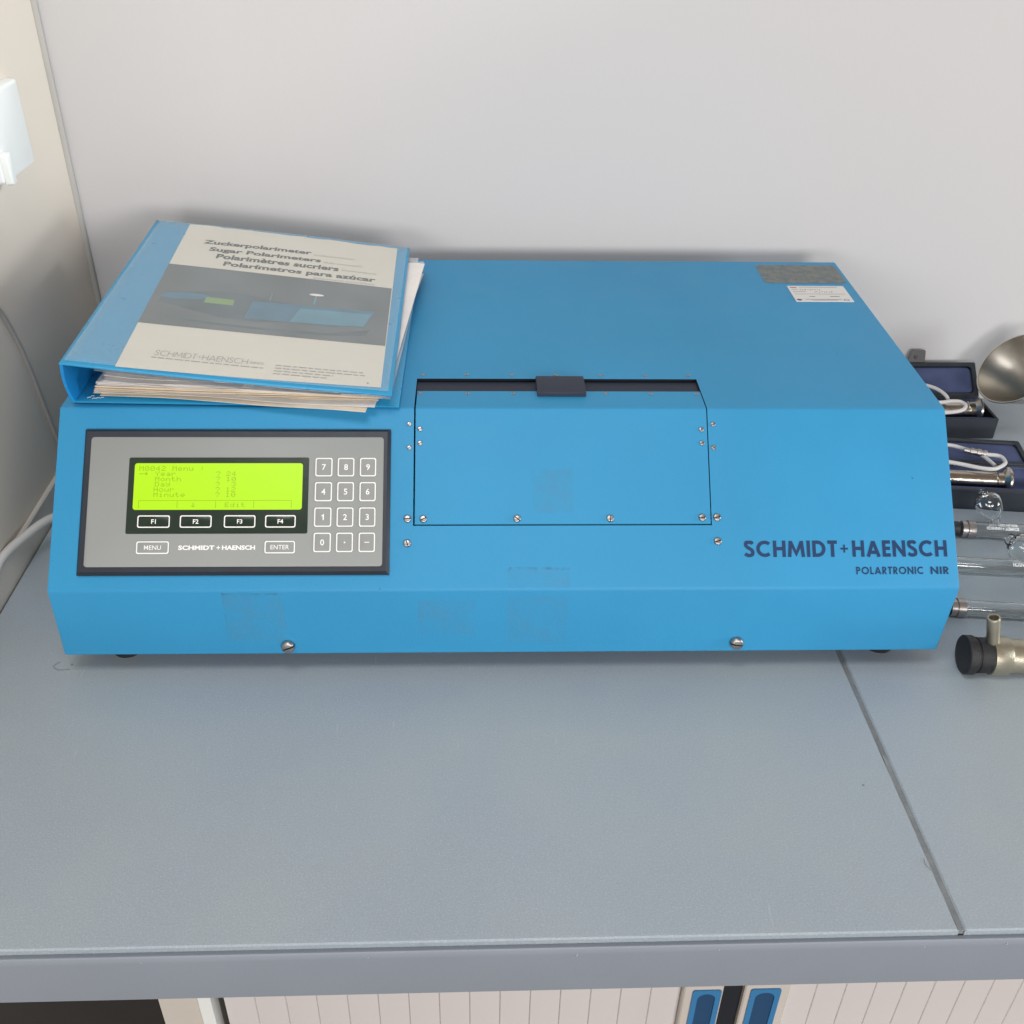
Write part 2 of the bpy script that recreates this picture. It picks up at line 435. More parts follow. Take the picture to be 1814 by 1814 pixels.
PIX = {
 'M':"10001 11011 10101 10101 10001 10001 10001",'0':"01110 10001 10011 10101 11001 10001 01110",
 '4':"00010 00110 01010 10010 11111 00010 00010",'2':"01110 10001 00001 00110 01000 10000 11111",
 'e':"00000 00000 01110 10001 11111 10000 01110",'n':"00000 00000 10110 11001 10001 10001 10001",
 'u':"00000 00000 10001 10001 10001 10011 01101",':':"00000 00100 00100 00000 00100 00100 00000",
 'Y':"10001 10001 01010 00100 00100 00100 00100",'a':"00000 00000 01110 00001 01111 10001 01111",
 'r':"00000 00000 10110 11001 10000 10000 10000",'?':"01110 10001 00001 00010 00100 00000 00100",
 '1':"00100 01100 00100 00100 00100 00100 01110",'o':"00000 00000 01110 10001 10001 10001 01110",
 't':"01000 01000 11110 01000 01000 01001 00110",'h':"10000 10000 10110 11001 10001 10001 10001",
 'D':"11110 10001 10001 10001 10001 10001 11110",'y':"00000 10001 10001 01111 00001 10001 01110",
 '3':"01110 10001 00001 00110 00001 10001 01110",'H':"10001 10001 10001 11111 10001 10001 10001",
 'i':"00100 00000 01100 00100 00100 00100 01110",'d':"00001 00001 01101 10011 10001 10001 01111",
 'E':"11111 10000 10000 11110 10000 10000 11111",'>':"00000 00010 00011 11111 00011 00010 00000",
 'v':"00100 00100 00100 00100 10101 01110 00100",'-':"00000 00000 00000 11111 00000 00000 00000",' ':""}
def pixtext(mb, text, x, ytop, pitch, ph, z, mi=0):
    """dot-matrix characters; x,ytop = upper left corner, pitch = char advance, ph = row height of one dot"""
    pw = pitch / 6.4
    for c in text:
        for r, row in enumerate(PIX[c].split()):
            k = 0
            while k < 5:
                if row[k] == '1':
                    e = k
                    while e < 5 and row[e] == '1': e += 1
                    mb.add([(x+k*pw, ytop-(r+1)*ph+ph*.08, z), (x+e*pw-pw*.06, ytop-(r+1)*ph+ph*.08, z),
                            (x+e*pw-pw*.06, ytop-r*ph, z), (x+k*pw, ytop-r*ph, z)], [(0,1,2,3)], mi)
                    k = e
                else: k += 1
        x += pitch

# =================================================================== THE ROOM
LX, WY = -0.472, 0.507
mb = MB().box((LX - 0.6, WY, -0.75), (1.3, WY + 0.10, 1.5))
tag(mb.build('back_wall', 'wall', smooth=False), kind='structure')
mb = MB().box((LX - 0.10, -0.42, -0.75), (LX, WY - 0.006, 1.5))
sw = mb.build('side_wall', 'side_wall', smooth=False); tag(sw, kind='structure')
MB().rings([[(LX + 0.0048*cos(a), WY - 0.0035 + 0.0042*sin(a), z) for a in [2*pi*i/10 for i in range(10)]] for z in (0.0, 1.5)]).build('corner_seal', 'trim', sw)
mb = MB().box((-1.6, -1.6, -0.76), (1.5, WY, -0.75))
tag(mb.build('floor', 'floor', smooth=False), kind='structure')

# cream rail on the side wall, along the worktop
mb = MB().bbox((LX + 0.0002, -0.42, -0.03), (LX + 0.0055, WY - 0.02, 0.0295), 0.0012)
tag(mb.build('wall_rail', 'strip'), 'narrow cream rail along the foot of the left wall beside the worktop', 'rail')

# switch plate high on the side wall
root = tag(empty('wall_socket', (LX, 0.357, 0.362)), 'white square plastic socket cover high on the left wall', 'wall socket')
T = frame((0, 0, 0), (0, 1, 0), (0, 0, 1))      # local x = world y, local y = up, local z = out of wall
def plate(x0, y0, x1, y1, r, z0, z1, c):
    return [[(x, y, z) for x, y in rr(x0+i, y0+i, x1-i, y1-i, max(r-i, .0005))] for z, i in ((z0, 0), (z1-c, 0), (z1-c*.3, c*.3), (z1, c))]
MB().rings(plate(-.042, -.040, .041, .039, .005, 0.0002, .0095, .0030)).build('frame_plate', 'white_plastic', root, T=T)
MB().rings(plate(-.038, -.041, -.0262, -.012, .003, 0.0097, .0160, .0020)).build('socket_insert', 'white_plastic', root, T=T)

# =================================================================== WORKTOP
FY = -0.2583
def bar_x(pr, x0, x1, c=.0012):
    return [[(x, y, z - (i if z > -.001 and y > FY else 0)) for y, z in pr] for x, i in ((x0, c), (x0 + c, 0), (x1 - c, 0), (x1, c))]
TOPP = [(WY - .001, 0), (FY + .006, 0), (FY + .0030, .0001), (FY + .0012, .00005), (FY, -.0008), (FY + .0002, -.028), (WY - .001, -.028)]
EDGE = [(FY, -.0052), (FY - .0008, -.0054), (FY - .0022, -.0052), (FY - .0029, -.0038), (FY - .0038, -.0036), (FY - .0046, -.0042), (FY - .0053, -.0062),
        (FY - .0056, -.0090), (FY - .0056, -.0492), (FY - .0050, -.0500), (FY + .012, -.0500), (FY + .012, -.029), (FY + .0001, -.029)]
tag(MB().rings(bar_x(TOPP, -0.4645, 0.2942)).build('worktop', 'table', angle=30), 'large grey worktop carrying the blue instrument', 'worktop')
tag(MB().rings(bar_x(TOPP, 0.2985, 0.95)).build('worktop', 'table', angle=30), 'grey worktop right of the narrow seam, under the tubes and cases', 'worktop')
eb = tag(MB().rings(bar_x(EDGE, -0.4645, 0.95)).build('worktop_edge', 'edge_band', angle=30), 'long grey front edge band below the worktops, above the cabinet', 'edge band')
for x_, z_, l_ in ((.0365, -.0095, .0030), (-.1010, -.0070, .0010), (.2700, -.0085, .0012), (.3260, -.0072, .0020), (-.2480, -.0078, .0009), (.1310, -.0070, .0011)):
    MB().tube([(x_, FY - .0056, z_ - l_/2), (x_ + .0004, FY - .0059, z_), (x_ + .0006, FY - .0056, z_ + l_/2)], .00035, 6, sub=2).build('paint_chip', 'chip', eb)
tag(MB().box((-0.4712, -0.232, -.70), (-0.2575, -0.222, -.0510)).build('shade_panel', 'floor', smooth=False), 'dark panel added for the shade under the worktop, left of the cabinet', 'panel')  # added dark sheet in place of the shaded void under the worktop
# the worn filler in the seam
mb = MB(); n = 60; rg = []
for i in range(n + 1):
    y = FY + .0012 + (WY - .006 - FY) * i / n
    a = random.uniform(-.0006, .0006); b = random.uniform(-.0006, .0006); z = -.0009 + random.uniform(-.0006, .0003)
    rg.append([(.2943 , y, z + a), (.2963, y, z - .0006 + b), (.2984, y, z), (.2984, y, -.02), (.2943, y, -.02)])
mb.rings(rg)
tag(mb.build('seam_filler', 'table_dark'), 'dark worn strip in the seam between the two grey worktops', 'seam strip')
# small crumbs and a hair
mb = MB()
mb.tube([(.2915, -.2010, .0003), (.2905, -.2040, .0011), (.2912, -.2075, .0008), (.2935, -.2105, .0002)], .00028, 5)
tag(mb.build('frayed_fibre', 'table_dark'), 'tiny curled fibre beside the seam near the front edge', 'fibre')
mb = MB()
mb.tube([(-.388, .0180, .0003), (-.392, .0130, .0006), (-.389, .0090, .0003), (-.384, .0080, .0002), (-.377, .0085, .0003)], .00022, 5)
tag(mb.build('hair', 'table_dark'), 'thin dark curled hair on the worktop below the left corner of the instrument', 'hair')

# =================================================================== CABINET UNDER THE WORKTOP
cb = tag(empty('shutter_cabinet', (0.15, -0.238, -0.75)), 'cream cabinet with vertical slat shutters and blue grips under the worktop', 'cabinet')
CY = -0.2383
def wpart(mbx, name, mats, parent, **k):
    o = mbx.build(name, mats, None, **k)
    o.parent = parent; o.matrix_parent_inverse = Matrix.Translation(-Vector(parent.location)) if parent.rotation_euler.z == 0 else (Matrix.Translation(parent.location) @ Matrix.Rotation(parent.rotation_euler.z, 4, 'Z')).inverted()
    return o
wpart(MB().box((-.2572, CY, -.74), (-.2290, CY + .45, -.0285)), 'side_panel', 'stile', cb, smooth=False)
wpart(MB().bbox((-.2288, CY - .003, -.74), (-.2195, CY + .012, -.0512), .0008), 'side_stile', 'white_plastic', cb)
wpart(MB().box((-.2190, CY + .055, -.74), (.85, CY + .06, -.0285)), 'cabinet_back', 'stile', cb, smooth=False)
wpart(MB().box((.1519, CY + .004, -.74), (.1672, CY + .010, -.0512)), 'inner_gap', 'dark_gap', cb, smooth=False)
# slats: a gently bowed front with a turned-back right lip, one mesh shared
def slat_mesh(wd):
    pts = [(0, .0006), (.0005, .0001), (.003, .0), (wd*.5, -.0004), (wd - .003, -.0001), (wd - .0007, .0002), (wd - .0002, .0008), (wd - .00012, .005), (0, .005)]
    return MB().rings([[(x, y, z) for x, y in pts] for z in (-.690, 0.0)])
SW = .0224
first = None
def put_slat(x, dy=0):
    global first
    if first is None:
        first = slat_mesh(SW).build('slat', 'slat', cb); o = first
    else:
        o = first.copy(); COL.objects.link(o); o.parent = cb
    o.location = Vector((x, CY + .006 + dy, -.0512)) - Vector(cb.location)
for k in range(15): put_slat(-.2138 + k * SW + .0002)
for k in range(26): put_slat(.2016 + .0005 + k * SW)
# stiles with blue recessed grips
for nm, x0, x1, g0, g1 in (('left', .1224, .1517, .1288, .1500), ('right', .1674, .2012, .1718, .1942)):
    st = wpart(MB().bbox((x0, CY - .0005, -.74), (x1, CY + .010, -.0515), .0010), 'handle_stile', 'stile', cb)
    T = frame((0, CY - .0006, 0), (1, 0, 0), (0, 0, 1))
    out = rr(g0, -.210, g1, -.0945, .0022)
    inn = rr(g0 + .0040, -.206, g1 - .0040, -.0985, .0066)
    mb = MB()
    mb.ring2(out, inn, .0012)
    n = len(out)
    mb.add([(x, y, .0012) for x, y in out] + [(x, y, 0) for x, y in out], [(i, n+i, n+(i+1) % n, (i+1) % n) for i in range(n)])
    mb.add([(x, y, .0012) for x, y in inn] + [(x, y, .0003) for x, y in inn], [(n+i, i, (i+1) % n, n+(i+1) % n) for i in range(n)], 1)
    mb.add([(x, y, .0003) for x, y in inn], [tuple(range(n))], 1)
    g = mb.build('grip', ['grip_blue', 'grip_dark'], st); g.matrix_basis = T

# =================================================================== THE BLUE INSTRUMENT
IYAW = -0.00636
inst = tag(empty('polarimeter', (0, 0, 0), IYAW), 'long blue laboratory polarimeter with lit green display and hinged front hatch', 'laboratory instrument')
HW = 0.375
B = Vector((0.0, .022)); A = Vector((.0024, .0884)); Cc = Vector((.1091, .1994)); D = Vector((.4461, .2059)); Ee = Vector((.4461, .022))
# frames on the slanted front, the top and the lower skirt: (x, along, out)
dF = (Cc - A).normalized(); dT = (D - Cc).normalized(); dL = (A - B).normalized()
FR = frame((0, A.x, A.y), (1, 0, 0), (0, dF.x, dF.y))
TP = frame((0, Cc.x, Cc.y), (1, 0, 0), (0, dT.x, dT.y))
LW = frame((0, B.x, B.y), (1, 0, 0), (0, dL.x, dL.y))
HX0, HX1, HS, HT = -.0800, .1690, .0532, .0530
poly = [B, A, Cc, D, Ee]; rad = [.0012, .006, .0045, .004, .002]
# profile with stops where the hatch opening begins and ends
pf = fillet(poly, rad, 6)     # 7 pts per corner
k = 7
s0 = A + dF * HS; t0 = Cc + dT * HT
prof = pf[:14] + [s0] + pf[14:21] + [t0] + pf[21:]
i0, i1 = 14, 22
def offset(P, d):
    out = []; N = len(P)
    for i in range(N):
        a = (P[i] - P[i-1]); b = (P[(i+1) % N] - P[i])
        if a.length < 1e-9: a = b
        if b.length < 1e-9: b = a
        a = a.normalized(); b = b.normalized()
        n = (Vector((a.y, -a.x)) + Vector((b.y, -b.x)))
        n = n.normalized()
        out.append(P[i] + n * d)
    return out
# the profile runs front-bottom -> up -> back, so the inward side is +n
def side_half(z, right):
    r = .009 if right else .003
    if z < .022 + r:
        q = (.022 + r - z); q = min(q, r)
        return HW - (r - math.sqrt(max(r*r - q*q, 0)))
    return HW
stations = []
xsL = [(-1, 0.0, .0013), (-1, .0004, .0004), (-1, .0013, 0.0)]
N = len(prof); mb = MB(); rows = []
for sgn, ins, off in xsL:
    P = offset(prof, off); rows.append([(-side_half(p.y, False) + ins, p.x, p.y) for p in P])
for x in (HX0, HX1): rows.append([(x, p.x, p.y) for p in prof])
for sgn, ins, off in reversed(xsL):
    P = offset(prof, off); rows.append([(side_half(p.y, True) - ins, p.x, p.y) for p in P])
vs = [p for r in rows for p in r]; fs = []
for r in range(len(rows) - 1):
    for i in range(N):
        if r == 3 and i0 <= i < i1: continue
        j = (i + 1) % N
        fs.append((r*N+i, r*N+j, (r+1)*N+j, (r+1)*N+i))
fs.append(tuple(range(N))); fs.append(tuple(reversed(range((len(rows)-1)*N, len(rows)*N))))
fs = [tuple(reversed(f)) for f in fs]
hood = mb.add(vs, fs).build('hood', 'blue', inst, angle=40)

# hatch recess behind the opening
sub = prof[i0:i1+1]
mb = MB()
deep = [p + Vector((.5, -.86)).normalized() * .016 for p in sub]
for x in (HX0, HX1):
    mb.add([(x, p.x, p.y) for p in sub] + [(x, p.x, p.y) for p in deep], [(i, i+1, len(sub)+i+1, len(sub)+i) for i in range(len(sub)-1)])
mb.add([(x, p.x, p.y) for x in (HX0, HX1) for p in deep], [(i, i+1, len(deep)+i+1, len(deep)+i) for i in range(len(deep)-1)])
for p, q in ((sub[0], deep[0]), (sub[-1], deep[-1])):
    mb.add([(HX0, p.x, p.y), (HX1, p.x, p.y), (HX1, q.x, q.y), (HX0, q.x, q.y)], [(0,1,2,3)])
mb.build('hatch_recess', 'dark_gap', inst, smooth=False)
# dark lip seen in the slot above the hatch
mb = MB(); mb.box((HX0 + .0004, .0296, -.0060), (HX1 - .0004, HT - .0004, -.0030))
mb.build('slot_lip', 'slot', inst, T=TP)

# hatch: bent sheet, flush, thin gap round it
G = .0009
dp = [A + dF * (HS + G)] + pf[14:21] + [Cc + dT * .0303]
nrm = []
for i, p in enumerate(dp):
    a = (dp[min(i+1, len(dp)-1)] - dp[max(i-1, 0)]).normalized(); nrm.append(Vector((a.y, -a.x)))
def dsec(x, e):
    o = [dp[0] + dF*e] + dp[1:-1] + [dp[-1] - dT*e]
    return [(x, p.x, p.y) for p in o] 
mb = MB()
top0 = [p - n * (-.0) for p, n in zip(dp, nrm)]
def drow(x, dz, e):
    P = list(dp); P[0] = P[0] + dF*e; P[-1] = P[-1] - dT*e
    return [(x, (p + n*dz).x, (p + n*dz).y) for p, n in zip(P, nrm)]
x0, x1 = HX0 + G*1.35, HX1 - G*.75
nn = len(dp)
R0 = drow(x0, .0020, 0); R1 = drow(x0, .0004, 0); R2 = drow(x0 + .0004, 0, .0004); R3 = drow(x1 - .0004, 0, .0004); R4 = drow(x1, .0004, 0); R5 = drow(x1, .0020, 0)
rows = [R0, R1, R2, R3, R4, R5]
vs = [p for r in rows for p in r]; fs = []
for r in range(5):
    for i in range(nn - 1):
        fs.append((r*nn+i, (r+1)*nn+i, (r+1)*nn+i+1, r*nn+i+1))
fs.append((0, 5*nn, 4*nn, 3*nn, 2*nn, nn)); fs.append((nn-1, 2*nn-1, 3*nn-1, 4*nn-1, 5*nn-1, 6*nn-1))
hatch = mb.add(vs, fs).build('hatch', 'blue', inst, angle=40)
# black catch on the hatch
mb = MB(); secs = [(.0200, .0003, .0034), (.0206, .0003, .0042), (.0300, .0003, .0052), (.0440, -.004, .0052), (.0500, -.004, .0044), (.0525, -.004, .0020)]
rg = [[(.0250, t, a), (.0672, t, a), (.0672, t, b - .0005), (.0667, t, b), (.0255, t, b), (.0250, t, b - .0005)] for t, a, b in secs]
c = mb.rings(rg).build('catch', 'slot', hatch, T=TP)

# screws: slotted cheese heads
def screw_mesh(r, h):
    mb = MB(); s = r * .13; n = 10
    def half(sg):
        a0 = math.asin(s / r)
        P = [(r*cos(a), sg * r*sin(a)) for a in [a0 + (pi - 2*a0) * i / n for i in range(n + 1)]]
        if sg < 0: P = P[::-1]
        rg = []
        for z, k in ((0, 1.0), (h*.6, 1.0), (h*.92, .86), (h, .62)):
            rg.append([(x*k, sg*s + (y - sg*s)*k, z) for x, y in P])
        mb.rings(rg)
    half(1); half(-1)
    mb.lathe([(0, r*.93), (h*.30, r*.93)], 20, mi=1)
    me = mb.build('screw', ['steel', 'steel_dark'], angle=50); return me
proto = {}
def screw(r, h, T, x, s, rot, parent):
    key = (r, h)
    if key not in proto:
        proto[key] = screw_mesh(r, h); o = proto[key]
    else:
        o = proto[key].copy(); COL.objects.link(o)
    o.parent = parent
    o.matrix_basis = T @ Matrix.Translation((x, s, 0.00005)) @ Matrix.Rotation(rot, 4, 'Z')
for x, s, r, par, rot in [(-.0838, .1400, .0020, inst, 1.1), (-.0837, .1196, .0020, inst, .8), (.1735, .1399, .0020, inst, .4), (.1731, .1197, .0021, inst, -.6),
        (-.0749, .1357, .0021, hatch, .3), (-.0748, .1235, .0021, hatch, .5), (.1633, .1354, .0021, hatch, 1.3), (.1633, .1236, .0021, hatch, .2),
        (-.0846, .0590, .0032, inst, .05), (-.0715, .0588, .0031, hatch, .5), (.0062, .0590, .0031, hatch, -.7), (.0839, .0590, .0031, hatch, 1.5), (.1611, .0596, .0031, hatch, .1), (.1735, .0598, .0032, inst, .2),
        (-.0847, .0385, .0032, inst, 1.9), (.1733, .0396, .0032, inst, .25)]:
    screw(r, .0011 if r < .0025 else .0018, FR, x, s, rot, par)
for i, x in enumerate((-.0752, -.0365, .0044, .0434, .0844, .1240, .1627)):
    screw(.0019, .0005, TP, x, .0604, .2 + i * 1.3, inst)
for i, x in enumerate((-.0757, -.0352, .0044, .0849, .1242, .1643)):
    screw(.0019, .0005, TP, x, .0252, .5 + i * .9, hatch)
screw(.0058, .0050, LW, -.1863, .0095, .38, inst)
screw(.0058, .0050, LW, .1944, .0105, -.15, inst)
# feet
ft = None
for x, y in ((-.334, .033), (.334, .033), (-.334, .41), (.338, .41)):
    if ft is None:
        ft = MB().lathe([(0.0002, .0125), (.003, .0140), (.0218, .0125)], 24).build('foot', 'rubber', inst); o = ft
    else:
        o = ft.copy(); COL.objects.link(o); o.parent = inst
    o.location = (x, y, 0)

# printed name and model on the slanted front
mb = MB()
stroke_fit(mb, 'SCHMIDT', .205, (.1950, .0262, .2735, .0400), .00025)
stroke_fit(mb, '+', .20, (.2762, .0262, .2826, .0400), .00025)
stroke_fit(mb, 'HAENSCH', .205, (.2862, .0262, .3664, .0400), .00025)
mb.build('maker_name', 'ink_navy', inst, smooth=False, T=FR)
mb = MB()
stroke_fit(mb, 'POLARTRONIC', .19, (.2884, .0115, .3450, .0178), .00025, gap=.16)
stroke_fit(mb, 'NIR', .19, (.3512, .0115, .3665, .0178), .00025, gap=.16)
mb.build('model_name', 'ink_navy', inst, smooth=False, T=FR)

# worn adhesive and sticker at the rear right corner
def ragged(x0, y0, x1, y1, r, amp, skew=0, n=60):
    base = rr(x0, y0, x1, y1, r, 8); out = []
    L = len(base)
    for k in range(L):
        a = Vector(base[k]); b = Vector(base[(k+1) % L])
        m = max(1, int((b - a).length / .0025))
        for i in range(m):
            p = a.lerp(b, i / m); out.append((p.x + random.uniform(-amp, amp) , p.y + random.uniform(-amp, amp)))
    return out
pp = ragged(.2818, .2735, .3705, .3245, .006, .0004)
MB().add([(x, y, .00018) for x, y in pp], [tuple(range(len(pp)))]).build('adhesive_patch', 'glue', inst, smooth=False, T=TP)['label'] = 'brown grey patch of old adhesive'
st_ = MB()
pts = rr(.3032, .2243, .3638, .2656, .0006)
o = st_.prism(pts, .0001, .0004).build('calibration_sticker', 'sticker', inst, smooth=False, T=TP)
o['label'] = 'small white inspection sticker with handwriting'
mb = MB(); z = .0005
def bar(x0, y, x1, h, mi=0): mb.add([(x0, y, z), (x1, y, z), (x1, y+h, z), (x0, y+h, z)], [(0,1,2,3)], mi)
bar(.3055, .2600, .3125, .0022, 1)
bar(.3150, .2615, .3560, .0007); bar(.3060, .2436, .3600, .0006); bar(.3140, .2300, .3520, .0007); bar(.3200, .2278, .3480, .0006)
bar(.3200, .2370, .3262, .0012); bar(.3420, .2370, .3520, .0012); bar(.3058, .2555, .3120, .0006); bar(.3058, .2498, .3200, .0006)
for yy, xa, n_ in ((.2535, .3150, 9), (.2480, .3290, 8)):
    for k in range(n_):
        xx = xa + k * .0026
        mb.tube([(xx + random.uniform(-.0006, .0006), yy + random.uniform(.0, .0026), z) for q in range(4)], .00022, 4, sub=3)
mb.add([(x, y, z) for x, y in arc(.3075, .2290, .0028, .0022, 0, 330, 10)], [tuple(range(11))])
ro = arc(.3570, .2290, .0030, .0024, 0, 340, 14); ri = arc(.3570, .2290, .0022, .0017, 0, 340, 14)
mb.ring2(ro, ri, z)
mb.build('sticker_print', ['ink', 'red'], o, smooth=False)
# faint rectangles of removed labels
def film(x0, y0, x1, y1, T, edge=True, name='label_ghost'):
    mb = MB(); pp = ragged(x0, y0, x1, y1, .002, .0004)
    mb.add([(x, y, .00012) for x, y in pp], [tuple(range(len(pp)))])
    if edge:
        a = ragged(x0, y1 - .0022, x1, y1 + .0002, .0008, .0004)
        mb.add([(x, y, .00020) for x, y in a], [tuple(range(len(a)))], 1)
        a = ragged(x0 + .0002, y0 + .012, x0 + .0018, y1, .0006, .0004)
        mb.add([(x, y, .00024) for x, y in a], [tuple(range(len(a)))], 1)
    mb.build(name, ['film', 'film_edge'], inst, smooth=False, T=T)
film(-.2362, .014, -.1860, .0640, LW)
film(-.0760, .020, -.0285, .0560, LW, False)
film(-.0018, .010, .0480, .0600, LW, False)
film(-.0016, .0018, .0497, .0184, FR, True)
film(.0190, .0640, .0535, .1010, FR, False)

# ---------------- control panel
PH = .0052
def px(x): return x + .006 * (-.031 - x)
def ps(s): return s + .006 * (-.084 - s)
x0, x1, s0_, s1_ = -.3515, -.0990, .0124, .1346
mb = MB()
mb.rings([[(x, y, z) for x, y in rr(x0+i, s0_+i, x1-i, s1_-i, .0006)] for z, i in ((.0001, 0), (.0022, 0), (PH, .0026))])
panel = mb.build('control_panel', 'black_bezel', inst, T=FR, angle=20)
gx0, gx1, gs0, gs1 = px(-.3468), px(-.1050), ps(.0196), ps(.1284)
MB().rings([[(x, y, z) for x, y in rr(gx0+i, gs0+i, gx1-i, gs1-i, .0025)] for z, i in ((PH, 0), (PH+.0004, 0), (PH+.0006, .0003))]).build('faceplate', 'plate', panel)
zP = PH + .0006
w0, w1, v0, v1 = px(-.3146), px(-.1666), ps(.0468), ps(.1109)
MB().rings([[(x, y, z) for x, y in rr(w0, v0, w1, v1, .0015)] for z in (zP, zP + .0002)]).build('display_window', 'lcd_window', panel)
zW = zP + .0002
l0, l1, m0, m1 = px(-.3098), px(-.1717), ps(.0668), ps(.1060)
MB().rings([[(x, y, z) for x, y in rr(l0, m0, l1, m1, .0022)] for z in (zW, zW + .00015)]).build('lit_screen', 'lcd_on', panel)
# text on the display: picture of the menu, laid out on a character grid
zL = zW + .00022
LWd = l1 - l0; LHt = m1 - m0
def LXp(u): return l0 + LWd * (u - 336) / (1272 - 336)
def LYp(v): return m0 + LHt * (512 - v) / (512 - 256)
mb = MB(); pit = LWd * 30.6 / 936
ph = LHt * 3.55 / 256
pixtext(mb, 'M0042 Menu :', LXp(362), LYp(272), pit, ph * 1.05, zL)
for k, (nm, val) in enumerate((('Year', '24'), ('Month', '10'), ('Day', ' 3'), ('Hour', '12'), ('Minute', '10'))):
    yv = 302 + k * 28.8
    pixtext(mb, nm, LXp(452 if k < 3 else 447), LYp(yv), pit * .98, ph, zL)
    pixtext(mb, '?', LXp(789), LYp(yv), pit, ph, zL)
    pixtext(mb, val, LXp(846), LYp(yv), pit, ph, zL)
pixtext(mb, '-', LXp(362), LYp(302), pit, ph, zL); pixtext(mb, '>', LXp(384), LYp(302), pit, ph, zL)
pixtext(mb, 'v', LXp(657), LYp(474), pit, ph, zL); pixtext(mb, 'Edit', LXp(845), LYp(473), pit * .97, ph, zL)
def lbar(a, b, c, d): mb.add([(LXp(a), LYp(d), zL), (LXp(c), LYp(d), zL), (LXp(c), LYp(b), zL), (LXp(a), LYp(b), zL)], [(0,1,2,3)])
lbar(366, 460, 1214, 463)
for xx in (366, 579, 792, 1003, 1212): lbar(xx, 464, xx + 3, 503)
mb.build('menu_text', 'lcd_ink', panel, smooth=False)
# keys
def key(x0, s0, x1, s1, text, z, mats, th, bold, cap, ow=.0012, wbox=None):
    x0, x1, s0, s1 = px(x0), px(x1), ps(s0), ps(s1)
    cx, cy = (x0+x1)/2, (s0+s1)/2
    mb = MB()
    P = [rr(x0+i, s0+i, x1-i, s1-i, .0018) for i in (0, .0003)]
    mb.rings([[(x-cx, y-cy, 0) for x, y in P[0]], [(x-cx, y-cy, .00025) for x, y in P[0]], [(x-cx, y-cy, .0004) for x, y in P[1]]])
    o_ = rr(x0+.0003, s0+.0003, x1-.0003, s1-.0003, .0017); i_ = rr(x0+ow, s0+ow, x1-ow, s1-ow, .0012)
    mb.ring2([(x-cx, y-cy) for x, y in o_], [(x-cx, y-cy) for x, y in i_], .00046, 1)
    if text == '.': mb.box((-.0006, -.0006, .0004), (.0006, .0006, .00046), 1)
    elif text == '-': mb.box((-.0020, -.0003, .0004), (.0020, .0004, .00046), 1)
    elif text == '1':
        mb.add([(-.0001, -.0025, .00046), (.0009, -.0025, .00046), (.0009, .0025, .00046), (.0001, .0025, .00046), (-.0001, .0019, .00046), (-.0012, .0013, .00046), (-.0012, .0006, .00046), (-.0001, .0011, .00046)], [tuple(range(8))], 1)
    else:
        g = font_geo(text, bold)
        xs = [v[0] for v in g[0]]; ys = [v[1] for v in g[0]]
        hh = cap; ww = hh * (max(xs)-min(xs)) / (max(ys)-min(ys)) if wbox is None else wbox
        fit(mb, g, (-ww/2, -hh/2, ww/2, hh/2), .00046, 1)
    return mb.build('key', mats, panel, T=Matrix.Translation((cx, cy, z)))
K = ['keygrey', 'white_print']; KF = ['lcd_window', 'white_print']
rowsK = [(.0945, .1108), (.0735, .0902), (.0521, .0688), (.0310, .0477)]
colsK = [(-.1616, -.1469), (-.1431, -.1288), (-.1247, -.1107)]
for r, line in enumerate(('789', '456', '123', '0.-')):
    for c_, ch in enumerate(line):
        key(colsK[c_][0], rowsK[r][0], colsK[c_][1], rowsK[r][1], ch, zP, K, 0, .012, .0050)
for a, b, t in ((-.3056, -.2786, 'F1'), (-.2711, -.2446, 'F2'), (-.2352, -.2089, 'F3'), (-.2016, -.1760, 'F4')):
    key(a, .0515, b, .0624, t, zW, KF, 0, .02, .0037, .0012)
key(-.3054, .0299, -.2784, .0409, 'MENU', zP, K, 0, .004, .0036, .0012, .0136)
key(-.2014, .0301, -.1760, .0410, 'ENTER', zP, K, 0, .004, .0036, .0012, .0150)
mb = MB()
fit(mb, font_geo('SCHMIDT', .04), (px(-.2712), ps(.0334), px(-.2418), ps(.0372)), zP + .0001)
fit(mb, font_geo('+', .02), (px(-.2402), ps(.0338), px(-.2372), ps(.0368)), zP + .0001)
fit(mb, font_geo('HAENSCH', .04), (px(-.2358), ps(.0334), px(-.2088), ps(.0372)), zP + .0001)
mb.build('panel_lettering', 'white_print', panel, smooth=False)

